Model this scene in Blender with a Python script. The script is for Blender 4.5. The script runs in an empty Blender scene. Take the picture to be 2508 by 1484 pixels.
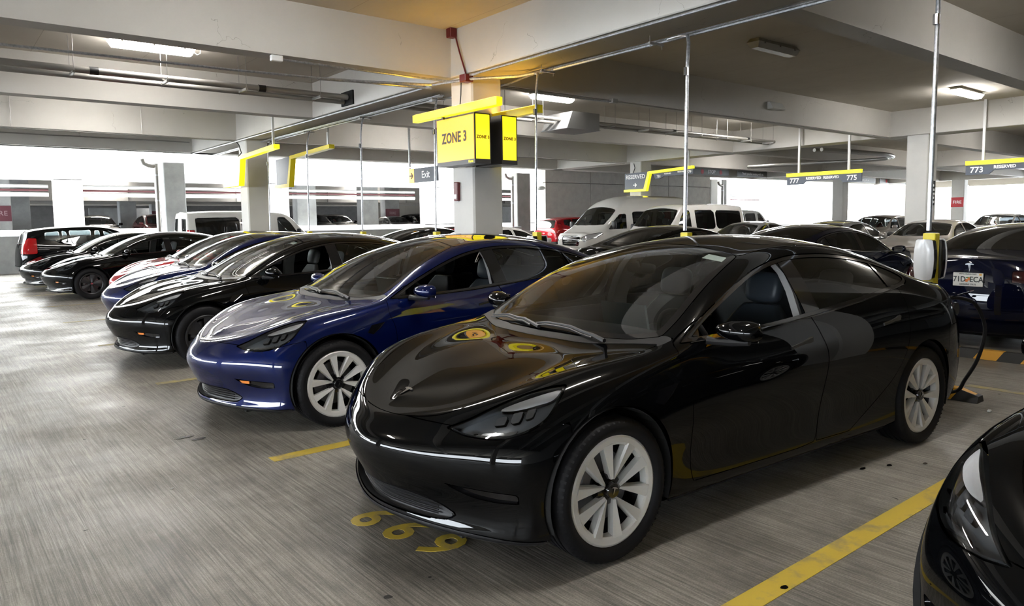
import bpy, math, random
import numpy as np
from mathutils import Vector, Matrix
random.seed(7); np.random.seed(7)
SC = bpy.context.scene
COL = SC.collection
PI = math.pi

# ------------------------------------------------------------------ camera, world, light, exposure
CAM_F, CAM_CY, CAM_PITCH, CAM_ROLL, CAM_YAW, CAM_H = 1783.10, 700.70, 0.0880, -0.0142, 0.8928, 1.5496
def setup_camera():
    fw = Vector((math.cos(CAM_YAW)*math.cos(CAM_PITCH), math.sin(CAM_YAW)*math.cos(CAM_PITCH), -math.sin(CAM_PITCH)))
    rt = Vector((math.sin(CAM_YAW), -math.cos(CAM_YAW), 0)); up = rt.cross(fw)
    r = rt*math.cos(CAM_ROLL) + up*math.sin(CAM_ROLL); u = up*math.cos(CAM_ROLL) - rt*math.sin(CAM_ROLL)
    cd = bpy.data.cameras.new('camera'); co = bpy.data.objects.new('camera', cd); COL.objects.link(co)
    co.matrix_world = Matrix(((r.x, u.x, -fw.x, 0), (r.y, u.y, -fw.y, 0), (r.z, u.z, -fw.z, CAM_H), (0, 0, 0, 1)))
    cd.sensor_fit = 'HORIZONTAL'; cd.sensor_width = 36.0; cd.lens = CAM_F/2508*36
    cd.shift_y = -(742-CAM_CY)/2508      # the photograph is cropped more at the top than at the bottom
    cd.clip_start = 0.05; cd.clip_end = 400
    SC.camera = co
setup_camera()
SC.view_settings.view_transform = 'Standard'; SC.view_settings.look = 'None'
SC.view_settings.gamma = 1; SC.view_settings.use_curve_mapping = False
SC.view_settings.exposure = 2.1
SC.cycles.max_bounces = 8; SC.cycles.diffuse_bounces = 4; SC.cycles.glossy_bounces = 4
SC.cycles.transmission_bounces = 6; SC.cycles.transparent_max_bounces = 16
SC.cycles.caustics_reflective = False; SC.cycles.caustics_refractive = False
SC.cycles.sample_clamp_indirect = 6.0
SC.cycles.use_denoising = True
W = bpy.data.worlds.new('sky'); SC.world = W; W.use_nodes = True
nt = W.node_tree; nt.nodes.clear()
wo = nt.nodes.new('ShaderNodeOutputWorld'); wb = nt.nodes.new('ShaderNodeBackground')
wb.inputs['Color'].default_value = (0.86, 0.93, 1.0, 1); wb.inputs['Strength'].default_value = 7.0   # hazy bright day
nt.links.new(wb.outputs[0], wo.inputs[0])
sd = bpy.data.lights.new('sun', 'SUN'); sd.energy = 9.0; sd.angle = 0.02; sd.color = (1, .97, .92)
so = bpy.data.objects.new('sun', sd); COL.objects.link(so)
so.rotation_euler = Vector((-0.35, -0.62, 0.80)).to_track_quat('Z', 'Y').to_euler()

# ------------------------------------------------------------------ helpers
def tag(o, label=None, cat=None, group=None, kind=None):
    if label: o['label'] = label
    if cat: o['category'] = cat
    if group: o['group'] = group
    if kind: o['kind'] = kind
    return o
def empty(name, loc=(0, 0, 0), rz=0.0, label=None, cat=None, group=None):
    o = bpy.data.objects.new(name, None); COL.objects.link(o); o.location = loc; o.rotation_euler = (0, 0, rz)
    o.empty_display_size = 0.1
    return tag(o, label, cat, group)
def link(name, me, parent=None, loc=None):
    o = bpy.data.objects.new(name, me); COL.objects.link(o)
    if parent is not None: o.parent = parent
    if loc is not None: o.location = loc
    return o
def copy_tree(o, parent=None):
    c = o.copy(); COL.objects.link(c)
    if parent is not None: c.parent = parent
    for ch in KIDS.get(o.name, []): copy_tree(ch, c)
    return c
KIDS = {}
def index_kids():
    KIDS.clear()
    for o in bpy.data.objects:
        if o.parent: KIDS.setdefault(o.parent.name, []).append(o)

class MB:
    """collects polygons, then links them as one mesh object"""
    def __init__(s): s.v = []; s.f = []; s.mi = []; s.cur = 0
    def add(s, vs, fs):
        b = len(s.v); s.v.extend([tuple(v) for v in vs]); s.f.extend([tuple(b+i for i in f) for f in fs]); s.mi.extend([s.cur]*len(fs)); return s
    def box(s, x0, x1, y0, y1, z0, z1, bev=0.0):
        if bev <= 0:
            return s.add([(x, y, z) for x in (x0, x1) for y in (y0, y1) for z in (z0, z1)],
                         [(0, 1, 3, 2), (4, 6, 7, 5), (0, 4, 5, 1), (2, 3, 7, 6), (0, 2, 6, 4), (1, 5, 7, 3)])
        b = min(bev, (x1-x0)*.49, (y1-y0)*.49, (z1-z0)*.49); vs = []; fs = []
        idx = {}
        for ix, X in ((0, x0), (1, x1)):
            for iy, Y in ((0, y0), (1, y1)):
                for iz, Z in ((0, z0), (1, z1)):
                    sx, sy, sz = (b, -b)[ix], (b, -b)[iy], (b, -b)[iz]
                    idx[ix, iy, iz, 0] = len(vs); vs.append((X, Y+sy, Z+sz))
                    idx[ix, iy, iz, 1] = len(vs); vs.append((X+sx, Y, Z+sz))
                    idx[ix, iy, iz, 2] = len(vs); vs.append((X+sx, Y+sy, Z))
        I = lambda a, c, d, k: idx[a, c, d, k]
        fs += [(I(0,0,0,0), I(0,0,1,0), I(0,1,1,0), I(0,1,0,0)), (I(1,0,0,0), I(1,1,0,0), I(1,1,1,0), I(1,0,1,0)),
               (I(0,0,0,1), I(1,0,0,1), I(1,0,1,1), I(0,0,1,1)), (I(0,1,0,1), I(0,1,1,1), I(1,1,1,1), I(1,1,0,1)),
               (I(0,0,0,2), I(0,1,0,2), I(1,1,0,2), I(1,0,0,2)), (I(0,0,1,2), I(1,0,1,2), I(1,1,1,2), I(0,1,1,2))]
        for a in (0, 1):
            for c in (0, 1):
                fs.append((I(a,c,0,0), I(a,c,1,0), I(a,c,1,1), I(a,c,0,1)))
                fs.append((I(a,0,c,0), I(a,1,c,0), I(a,1,c,2), I(a,0,c,2)))
                fs.append((I(0,a,c,1), I(1,a,c,1), I(1,a,c,2), I(0,a,c,2)))
                for d in (0, 1): fs.append((I(a,c,d,0), I(a,c,d,1), I(a,c,d,2)))
        return s.add(vs, fs)
    def hexa(s, p):   # 8 points: bottom ring 4, top ring 4
        return s.add(p, [(3, 2, 1, 0), (4, 5, 6, 7), (0, 1, 5, 4), (1, 2, 6, 5), (2, 3, 7, 6), (3, 0, 4, 7)])
    def tube(s, pts, r, n=8, cap=True):
        P = [Vector(p) for p in pts]; m = len(P); R = [r]*m if not hasattr(r, '__len__') else r
        T = [(P[min(i+1, m-1)]-P[max(i-1, 0)]).normalized() for i in range(m)]
        a = Vector((0, 0, 1)) if abs(T[0].z) < .9 else Vector((1, 0, 0)); nrm = (a-T[0]*a.dot(T[0])).normalized(); vs = []
        for i in range(m):
            nrm = (nrm-T[i]*nrm.dot(T[i])).normalized(); bn = T[i].cross(nrm)
            for k in range(n):
                an = 2*PI*k/n; vs.append(P[i]+(nrm*math.cos(an)+bn*math.sin(an))*R[i])
        fs = [(i*n+k, i*n+(k+1) % n, (i+1)*n+(k+1) % n, (i+1)*n+k) for i in range(m-1) for k in range(n)]
        if cap: fs += [tuple(range(n))[::-1], tuple((m-1)*n+k for k in range(n))]
        return s.add(vs, fs)
    def lathe(s, prof, n=24, axis='z', o=(0, 0, 0), close=False):  # prof: (r, h)
        vs = []; m = len(prof)
        for r, h in prof:
            for k in range(n):
                a = 2*PI*k/n; c, d = r*math.cos(a), r*math.sin(a)
                p = {'z': (c, d, h), 'y': (c, h, d), 'x': (h, c, d)}[axis]; vs.append((p[0]+o[0], p[1]+o[1], p[2]+o[2]))
        fs = [(i*n+k, i*n+(k+1) % n, (i+1)*n+(k+1) % n, (i+1)*n+k) for i in range(m-1) for k in range(n)]
        if close: fs += [((m-1)*n+k, (m-1)*n+(k+1) % n, (k+1) % n, k) for k in range(n)]
        return s.add(vs, fs)
    def prism(s, poly, f0, f1):   # poly 2-D points; f0/f1 map (a,b)->xyz for the two caps
        n = len(poly); vs = [f0(a, b) for a, b in poly]+[f1(a, b) for a, b in poly]
        return s.add(vs, [tuple(range(n))[::-1], tuple(range(n, 2*n))]+[(i, (i+1) % n, n+(i+1) % n, n+i) for i in range(n)])
    def sweep_rect(s, pts, w, h):  # rectangular bar along a path (w across, h up)
        P = [Vector(p) for p in pts]; vs = []
        for i in range(len(P)):
            t = (P[min(i+1, len(P)-1)]-P[max(i-1, 0)]).normalized(); a = Vector((0, 0, 1)).cross(t)
            a = Vector((1, 0, 0)) if a.length < 1e-4 else a.normalized(); b = t.cross(a)
            for sa, sb in ((-1, -1), (1, -1), (1, 1), (-1, 1)): vs.append(P[i]+a*sa*w/2+b*sb*h/2)
        m = len(P); fs = [(i*4+k, i*4+(k+1) % 4, (i+1)*4+(k+1) % 4, (i+1)*4+k) for i in range(m-1) for k in range(4)]
        return s.add(vs, fs+[(3, 2, 1, 0), tuple((m-1)*4+k for k in range(4))])
    def mesh(s, name, mats, smooth=False, angle=None):
        me = bpy.data.meshes.new(name); me.from_pydata([tuple(v) for v in s.v], [], s.f)
        if not isinstance(mats, (list, tuple)): mats = [mats]
        for m in mats: me.materials.append(m)
        if len(mats) > 1: me.polygons.foreach_set('material_index', s.mi)
        import bmesh
        bm = bmesh.new(); bm.from_mesh(me); bmesh.ops.recalc_face_normals(bm, faces=bm.faces); bm.to_mesh(me); bm.free()
        if smooth or angle:
            me.polygons.foreach_set('use_smooth', [True]*len(me.polygons))
            me.set_sharp_from_angle(angle=math.radians(angle or 40))
        me.update(); return me
    def build(s, name, mats, parent=None, smooth=False, loc=None, angle=None):
        return link(name, s.mesh(name, mats, smooth, angle), parent, loc)

# ------------------------------------------------------------------ materials
def mat(name, col, rough=.5, metal=0.0, spec=.5, coat=0.0, emit=None, es=0.0, coatr=.02):
    m = bpy.data.materials.new(name); m.use_nodes = True; b = m.node_tree.nodes['Principled BSDF']
    b.inputs['Base Color'].default_value = (*col, 1); b.inputs['Roughness'].default_value = rough
    b.inputs['Metallic'].default_value = metal; b.inputs['Specular IOR Level'].default_value = spec
    b.inputs['Coat Weight'].default_value = coat; b.inputs['Coat Roughness'].default_value = coatr
    if emit: b.inputs['Emission Color'].default_value = (*emit, 1); b.inputs['Emission Strength'].default_value = es
    m.diffuse_color = (*col, 1); return m
def nodes(m): return m.node_tree.nodes, m.node_tree.links, m.node_tree.nodes['Principled BSDF']
def noise_mix(m, c1, c2, scale=4, detail=6, lo=.35, hi=.65, vec=None, stretch=(1, 1, 1), rough=None, bump=0.0, bscale=60, dist=.002):
    N, L, b = nodes(m)
    tc = N.new('ShaderNodeTexCoord'); mp = N.new('ShaderNodeMapping'); mp.inputs['Scale'].default_value = stretch
    L.new(tc.outputs['Object'], mp.inputs[0]); n = N.new('ShaderNodeTexNoise'); n.inputs['Scale'].default_value = scale
    n.inputs['Detail'].default_value = detail; n.inputs['Roughness'].default_value = .6; L.new(mp.outputs[0], n.inputs['Vector'])
    r = N.new('ShaderNodeValToRGB'); r.color_ramp.elements[0].position = lo; r.color_ramp.elements[1].position = hi
    r.color_ramp.elements[0].color = (*c1, 1); r.color_ramp.elements[1].color = (*c2, 1)
    L.new(n.outputs['Fac'], r.inputs[0]); L.new(r.outputs[0], b.inputs['Base Color'])
    if bump:
        n2 = N.new('ShaderNodeTexNoise'); n2.inputs['Scale'].default_value = bscale; n2.inputs['Detail'].default_value = 8
        L.new(mp.outputs[0], n2.inputs['Vector']); bp = N.new('ShaderNodeBump'); bp.inputs['Strength'].default_value = bump
        bp.inputs['Distance'].default_value = dist; L.new(n2.outputs['Fac'], bp.inputs['Height']); L.new(bp.outputs[0], b.inputs['Normal'])
    return r
def glass_mat(name, tint, alpha_dark=.25, rough=.0, ior=1.5):
    """thin pane: part tinted see-through, part mirror by Fresnel"""
    m = bpy.data.materials.new(name); m.use_nodes = True; N = m.node_tree.nodes; L = m.node_tree.links; N.clear()
    o = N.new('ShaderNodeOutputMaterial'); t = N.new('ShaderNodeBsdfTransparent'); t.inputs[0].default_value = (*tint, 1)
    g = N.new('ShaderNodeBsdfGlossy'); g.inputs['Roughness'].default_value = rough; g.inputs[0].default_value = (.95, .97, 1, 1)
    f = N.new('ShaderNodeFresnel'); f.inputs['IOR'].default_value = ior; mx = N.new('ShaderNodeMixShader')
    L.new(f.outputs[0], mx.inputs[0]); L.new(t.outputs[0], mx.inputs[1]); L.new(g.outputs[0], mx.inputs[2]); L.new(mx.outputs[0], o.inputs[0])
    m.diffuse_color = (*tint, .4); return m
M = {}
def paint(name, col, metal=.0, flake=0.0, rough=.35, coatw=1.0):
    m = mat(name, col, rough, metal, .0, coatw, coatr=.006); N, L, b = nodes(m)
    b.inputs['Coat IOR'].default_value = 1.5
    return m
M['paint_black'] = paint('black_paint', (.0016, .0018, .0022), coatw=.62)
M['paint_blue'] = paint('blue_metallic_paint', (.0015, .006, .050), .5, rough=.42)
M['paint_navy'] = paint('navy_paint', (.002, .003, .012), .3, coatw=.7)
M['paint_red'] = paint('red_paint', (.33, .008, .014), .35)
M['paint_white'] = paint('white_paint', (.62, .61, .58), 0)
M['paint_silver'] = paint('silver_beige_paint', (.36, .33, .30), .5, rough=.3)
M['paint_grey'] = paint('grey_paint', (.12, .12, .125), .4)
M['paint_maroon'] = paint('maroon_paint', (.10, .008, .012), .3)
M['black_plastic'] = mat('black_plastic', (.008, .008, .009), .45)
M['gloss_black'] = mat('gloss_black_trim', (.004, .004, .005), .08, 0, .5, .6)
M['void'] = mat('dark_cavity', (.002, .002, .002), .9)
M['rubber'] = mat('tyre_rubber', (.006, .006, .007), .6, 0, .22)
M['alloy'] = mat('silver_wheel_alloy', (.74, .73, .70), .36, .3, .5)
M['dark_alloy'] = mat('dark_grey_wheel', (.03, .03, .033), .35, .4)
M['chrome'] = mat('chrome', (.85, .86, .88), .08, 1.0)
M['steel'] = mat('galvanised_steel', (.52, .54, .57), .32, .85)
noise_mix(M['steel'], (.40, .42, .45), (.62, .64, .67), 30, 4)
M['steel_dark'] = mat('dark_steel_pipe', (.32, .31, .29), .36, .6)
M['disc'] = mat('brake_disc_steel', (.16, .16, .17), .4, .9)
M['glass'] = glass_mat('clear_car_glass', (.72, .78, .76), ior=1.7)
M['glass_tint'] = glass_mat('tinted_car_glass', (.30, .34, .35), ior=1.7)
M['glass_dark'] = glass_mat('dark_privacy_glass', (.03, .032, .035), ior=1.6)
M['roof_glass'] = mat('black_roof_glass', (.004, .004, .005), .03, 0, .6, .5)
M['lens'] = glass_mat('lamp_lens', (.86, .88, .90), ior=1.45)
M['lamp_red'] = mat('red_tail_lamp', (.35, .004, .006), .08, 0, .5, .5)
M['lamp_amber'] = mat('amber_reflector', (.75, .22, .02), .2, 0, .5, .5)
M['drl'] = mat('white_light_guide', (.88, .88, .90), .3, 0, .5)
M['seat'] = mat('charcoal_seat_vinyl', (.045, .055, .068), .42, 0, .4)
M['seat_white'] = mat('white_seat_vinyl', (.55, .55, .56), .42, 0, .4)
M['interior'] = mat('dark_interior_plastic', (.022, .022, .024), .6)
M['trim_light'] = mat('pale_grey_interior_trim', (.42, .42, .42), .7)
M['screen'] = mat('dark_glossy_screen', (.10, .14, .15), .12)
M['paper'] = mat('white_paper_label', (.75, .78, .76), .6)
# ------------------------------------------------------------------ structure of the garage
ZB, ZC = 4.12, 4.93         # beam soffit, slab soffit
PITCH, Y0 = 3.07, 1.61      # stall width, first stall line
def concrete(name, c1, c2, scale=1.2, bump=.15, rough=.85):
    m = mat(name, c1, rough, 0, .3); noise_mix(m, c1, c2, scale, 8, .3, .7, bump=bump, bscale=90, dist=.002); return m
M['soffit'] = concrete('painted_soffit', (.52, .485, .425), (.58, .545, .48), .8)
M['beam'] = concrete('painted_beam_concrete', (.47, .455, .42), (.53, .51, .475), .7)
M['column'] = concrete('painted_column_concrete', (.50, .49, .47), (.57, .56, .53), 1.0)
M['raw'] = concrete('raw_grey_concrete', (.27, .28, .28), (.40, .41, .41), 1.6)
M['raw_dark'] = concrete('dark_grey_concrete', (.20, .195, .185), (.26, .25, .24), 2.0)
M['white_wall'] = concrete('white_render', (.78, .78, .76), (.84, .84, .82), .5, .05)
def hair_cracks(m, col=(.20, .18, .15)):
    """thin wandering cracks over the paint"""
    N, L, b = nodes(m); src = b.inputs['Base Color'].links[0].from_socket
    tc = N.new('ShaderNodeTexCoord'); nz = N.new('ShaderNodeTexNoise'); nz.inputs['Scale'].default_value = 3; nz.inputs['Detail'].default_value = 5
    L.new(tc.outputs['Object'], nz.inputs['Vector']); ad = N.new('ShaderNodeMixRGB'); ad.blend_type = 'ADD'; ad.inputs[0].default_value = .5
    L.new(tc.outputs['Object'], ad.inputs[1]); L.new(nz.outputs['Color'], ad.inputs[2])
    vo = N.new('ShaderNodeTexVoronoi'); vo.feature = 'DISTANCE_TO_EDGE'; vo.inputs['Scale'].default_value = .75; L.new(ad.outputs[0], vo.inputs['Vector'])
    lt_ = N.new('ShaderNodeMath'); lt_.operation = 'LESS_THAN'; lt_.inputs[1].default_value = .0022; L.new(vo.outputs['Distance'], lt_.inputs[0])
    n3 = N.new('ShaderNodeTexNoise'); n3.inputs['Scale'].default_value = .9; L.new(tc.outputs['Object'], n3.inputs['Vector'])
    gt_ = N.new('ShaderNodeMath'); gt_.operation = 'GREATER_THAN'; gt_.inputs[1].default_value = .56; L.new(n3.outputs['Fac'], gt_.inputs[0])
    ml = N.new('ShaderNodeMath'); ml.operation = 'MULTIPLY'; L.new(lt_.outputs[0], ml.inputs[0]); L.new(gt_.outputs[0], ml.inputs[1])
    m2 = N.new('ShaderNodeMath'); m2.operation = 'MULTIPLY'; m2.inputs[1].default_value = .55; L.new(ml.outputs[0], m2.inputs[0])
    mx = N.new('ShaderNodeMixRGB'); L.new(m2.outputs[0], mx.inputs[0]); L.new(src, mx.inputs[1]); mx.inputs[2].default_value = (*col, 1); L.new(mx.outputs[0], b.inputs['Base Color'])
hair_cracks(M['beam'])
def formwork_joints(m, pitch=1.83):
    N, L, b = nodes(m); src = b.inputs['Base Color'].links[0].from_socket
    tc = N.new('ShaderNodeTexCoord'); sx = N.new('ShaderNodeSeparateXYZ'); L.new(tc.outputs['Object'], sx.inputs[0])
    def mth(op, a, b_):
        x = N.new('ShaderNodeMath'); x.operation = op; L.new(a, x.inputs[0]); x.inputs[1].default_value = b_; return x.outputs[0]
    f = mth('LESS_THAN', mth('FRACT', mth('DIVIDE', sx.outputs[0], pitch), 0), .007)
    mx = N.new('ShaderNodeMixRGB'); mx.blend_type = 'MULTIPLY'; L.new(mth('MULTIPLY', f, .35), mx.inputs[0]); L.new(src, mx.inputs[1]); mx.inputs[2].default_value = (.3, .27, .22, 1); L.new(mx.outputs[0], b.inputs['Base Color'])
formwork_joints(M['soffit'])
# broom-finished floor slab
def floor_material():
    m = mat('broomed_concrete_floor', (.2, .19, .17), .5, 0, .35); N, L, b = nodes(m)
    tc = N.new('ShaderNodeTexCoord')
    def noise(scale, detail, st=(1, 1, 1), rot=0, rough=.6):
        mp = N.new('ShaderNodeMapping'); mp.inputs['Scale'].default_value = st; mp.inputs['Rotation'].default_value = (0, 0, rot); L.new(tc.outputs['Object'], mp.inputs[0])
        n = N.new('ShaderNodeTexNoise'); n.inputs['Scale'].default_value = scale; n.inputs['Detail'].default_value = detail; n.inputs['Roughness'].default_value = rough; L.new(mp.outputs[0], n.inputs['Vector']); return n.outputs['Fac']
    def ramp(f, p0, c0, p1, c1):
        r = N.new('ShaderNodeValToRGB'); r.color_ramp.elements[0].position = p0; r.color_ramp.elements[1].position = p1
        r.color_ramp.elements[0].color = (*c0, 1) if len(c0) == 3 else c0; r.color_ramp.elements[1].color = (*c1, 1); L.new(f, r.inputs[0]); return r.outputs[0]
    def mul(a, b_, f=1.0):
        x = N.new('ShaderNodeMixRGB'); x.blend_type = 'MULTIPLY'; x.inputs[0].default_value = f; L.new(a, x.inputs[1]); L.new(b_, x.inputs[2]); return x.outputs[0]
    base = ramp(noise(.55, 8), .30, (.215, .198, .170), .70, (.375, .348, .305))
    st = ramp(noise(1.0, 3, (58, 1.1, 1), 1.02, .75), .38, (.56, .56, .56), .60, (1.20, 1.20, 1.20))       # broom strokes
    fine = ramp(noise(1.0, 3, (120, 2.4, 1), 1.02, .8), .40, (.62, .62, .62), .58, (1.14, 1.14, 1.14))
    blot = ramp(noise(2.0, 9, rough=.7), .36, (.58, .58, .57), .56, (1.0, 1.0, 1.0))
    grain = ramp(noise(120, 3), .35, (.78, .78, .78), .65, (1.12, 1.12, 1.12))
    spots = ramp(noise(9, 1.5), .235, (.10, .10, .10), .245, (1, 1, 1))
    c = mul(mul(mul(mul(mul(base, st, .75), fine, .8), blot, .85), grain), spots)
    # tyre-blackened stall middles and oil under the noses
    sx = N.new('ShaderNodeSeparateXYZ'); L.new(tc.outputs['Object'], sx.inputs[0])
    def mth(op, a, b_=None):
        x = N.new('ShaderNodeMath'); x.operation = op
        for i, v in enumerate((a, b_)):
            if v is None: continue
            if hasattr(v, 'links'): L.new(v, x.inputs[i])
            else: x.inputs[i].default_value = v
        return x.outputs[0]
    L.new(c, b.inputs['Base Color'])
    rr = ramp(noise(.9, 6), .35, (.36, .36, .36), .65, (.60, .60, .60)); L.new(rr, b.inputs['Roughness'])
    bp = N.new('ShaderNodeBump'); bp.inputs['Strength'].default_value = .55; bp.inputs['Distance'].default_value = .004; L.new(noise(1.0, 3, (80, 2.2, 1), 1.02), bp.inputs['Height']); L.new(bp.outputs[0], b.inputs['Normal'])
    return m
M['floor'] = floor_material()
M['asphalt'] = concrete('outside_paving', (.42, .42, .41), (.50, .50, .49), .6)
def st(name, mb, m, **k): return tag(mb.build(name, m, **k), kind='structure')
floor = MB().box(-26, 70, -26, 30.5, -.20, 0); floor = st('floor', floor, M['floor'])
st('ground', MB().box(-60, 110, 30.5, 90, -.25, -.02), M['asphalt'])
st('ceiling', MB().box(-26, 70, -26, 32.2, ZC, ZC+.25), M['soffit'])
# girders (along the rows) with a chamfered haunch line, beams across the bays
def girder(x0, x1, y0, y1):
    g = MB(); g.box(x0, x1, y0, y1, ZB, ZC+.02, .015); return st('ceiling_girder', g, M['beam'])
GX = [(-9.55, -8.70), (7.50, 8.35), (24.72, 25.57), (41.75, 42.60), (58.8, 59.65)]
for a, b in GX: girder(a, b, -26, 27.6)
BY = (-13.1, -7.1, -1.10, 4.90, 10.93, 16.85, 22.35)
for y in BY:
    for i in range(len(GX)-1):
        g = MB(); x0, x1 = GX[i][1], GX[i+1][0]; g.hexa([(x0, y+.04, ZB), (x1, y+.04, ZB), (x1, y+.42, ZB), (x0, y+.42, ZB), (x0, y, ZC+.02), (x1, y, ZC+.02), (x1, y+.46, ZC+.02), (x0, y+.46, ZC+.02)])
        st('ceiling_beam', g, M['beam'])
    g = MB(); g.box(-26, GX[0][0], y+.02, y+.44, ZB, ZC+.02); st('ceiling_beam', g, M['beam'])
g = MB(); g.box(-26, 70, 27.0, 27.65, ZB, ZC+.3, .02); st('ceiling_beam', g, M['beam'])
st('sun_block_wall', MB().box(-26, 70, 32.0, 32.2, ZC+.25, 6.3), M['beam'])  # unseen wall, added to keep the sun off the outer piers
# columns (chamfered square shafts)
def column(x0, x1, y0, y1, m='column', z1=ZB+.02, name='column'):
    c = MB(); b = .03; z = (0, z1); P = [(x0+b, y0), (x1-b, y0), (x1, y0+b), (x1, y1-b), (x1-b, y1), (x0+b, y1), (x0, y1-b), (x0, y0+b)]
    c.prism(P, lambda a, b_: (a, b_, 0), lambda a, b_: (a, b_, z1)); return st(name, c, M[m])
for y in (-13.3, -.95, 10.50, 21.95): column(7.62, 8.28, y, y+.66)
for y in (-13.3, -1.6, 9.80, 21.62): column(24.80, 25.49, y, y+.66)
for y in (9.2, 21.10): column(41.82, 42.48, y, y+.64)
for y in (10.5, -1.34): column(-9.45, -8.8, y, y+.66)
for y in (8.9, 20.75): column(58.9, 59.55, y, y+.86)
# outer edge: grey piers, parapet and the solid panelled wall
column(7.52, 8.32, 31.1, 31.8, 'raw', 4.08, 'pier')
p = MB().box(-26, 25.3, 30.5, 30.75, -.2, 1.30, .02); st('parapet_wall', p, M['raw'])
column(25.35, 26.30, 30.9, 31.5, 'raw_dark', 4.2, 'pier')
M['wall_grey'] = concrete('grey_fluted_wall', (.36, .345, .32), (.43, .415, .385), 3.0)
st('wall_backing', MB().box(27.45, 42.7, 31.16, 31.3, -.1, 4.93), M['wall_grey'])
for x0, x1 in ((27.45, 31.0), (31.03, 34.58), (34.61, 38.2), (38.23, 42.7)):
    w = MB().box(x0, x1, 30.95, 31.155, -.1, 3.72, .012); st('wall_panel', w, M['wall_grey'])
    w = MB().box(x0, x1, 30.95, 31.155, 3.75, 4.92, .012); st('wall_panel', w, M['wall_grey'])
column(42.75, 43.5, 30.9, 31.4, 'white_wall', 4.3, 'pier'); column(44.0, 44.6, 30.9, 31.4, 'raw', 4.3, 'pier')
p = MB().box(25.3, 70, 30.5, 30.75, -.2, 1.05, .02); st('parapet_wall', p, M['raw'])
# neighbouring garage across the gap, its sunlit face pierced by long openings
F = 36.0
def nb(x0, x1, z0, z1, y0=F, y1=F+.5, m='white_wall'): st('neighbour_wall', MB().box(x0, x1, y0, y1, z0, z1), M[m])
nb(-40, 90, 3.58, 9.5); nb(-40, 90, -.2, 1.5)
for x0, x1 in ((-8, -6.8), (4.39, 5.45), (13.05, 14.55), (22.6, 25.0), (30.5, 47.3), (49.1, 52.4), (58.2, 90)): nb(x0, x1, 1.45, 3.62)
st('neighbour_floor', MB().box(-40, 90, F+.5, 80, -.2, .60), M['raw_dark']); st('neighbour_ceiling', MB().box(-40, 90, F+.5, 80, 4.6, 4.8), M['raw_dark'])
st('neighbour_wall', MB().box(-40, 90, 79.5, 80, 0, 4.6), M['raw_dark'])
for x0, y in ((2.3, 40), (3.45, 44.5), (4.7, 37.6), (15.9, 38.2), (20.6, 39.8), (9.1, 48), (12.4, 55), (-2, 41), (30, 41), (24.5, 44)):
    w_ = .9 if x0 < 10 else 1.1
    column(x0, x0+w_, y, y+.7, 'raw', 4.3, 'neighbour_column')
for x0, x1, y, z in ((-20, 60, 46.5, 3.05), (-20, 60, 54, 3.1), (-20, 60, 62, 3.2)): st('neighbour_beam', MB().box(x0, x1, y, y+.4, z, 4.6), M['beam'])
for k in range(16): st('neighbour_beam', MB().box(-9+k*3.05-.015, -9+k*3.05+.015, 46.44, 46.5, 3.05, 3.75), M['raw_dark'])
st('neighbour_wall', MB().box(9.0, 14.5, 57.5, 57.7, .6, 2.9), M['raw']); st('neighbour_wall', MB().box(27, 33, 52.5, 52.7, .6, 3.0), M['soffit'])
# far end of the level and back walls behind the camera
st('wall_end', MB().box(66, 66.4, -26, 8, 0, ZC), M['raw']); st('wall_end', MB().box(66, 66.4, 8, 30.5, 0, 1.1), M['white_wall']); st('wall_end', MB().box(66, 66.4, 8, 30.5, 3.9, ZC), M['soffit'])
for y in (12.0, 17.0, 22.9, 27.4): column(65.6, 66.2, y, y+(.9 if y > 20 else .6), 'column', 4.0, 'column')
st('wall_back', MB().box(-26.3, -26, -26, 30.5, 0, 1.1), M['raw']); st('wall_back', MB().box(-26.3, -26, -26, 30.5, 3.4, ZC), M['raw'])
st('wall_side', MB().box(-26, 70, -26.3, -26, 0, ZC), M['raw_dark'])
# painted stall lines, wheel stops
M['line_yellow'] = mat('worn_yellow_paint', (.55, .40, .05), .6); 
def worn(m, c1, c2, lo, hi, sc):
    noise_mix(m, c1, c2, sc, 8, lo, hi, stretch=(1, 1, 1))
worn(M['line_yellow'], (.30, .245, .12), (.58, .42, .045), .30, .50, 7)
M['line_faint'] = mat('faded_yellow_paint', (.33, .29, .18), .7); worn(M['line_faint'], (.27, .25, .20), (.42, .34, .13), .40, .62, 9)
for k in range(0, 9):
    y = Y0+PITCH*k
    ln = MB().box(1.70, 6.75, y-.055, y+.055, .0005, .003); o = ln.build('painted_line', M['line_yellow'] if k < 2 else M['line_faint'], floor)
    ln = MB().box(9.0, 13.9, y-.055, y+.055, .0005, .003); ln.build('painted_line', M['line_faint'], floor)
ln = MB().box(7.3, 7.4, .5, 2.5, .0005, .003); ln.build('painted_line', M['line_faint'], floor)
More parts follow.
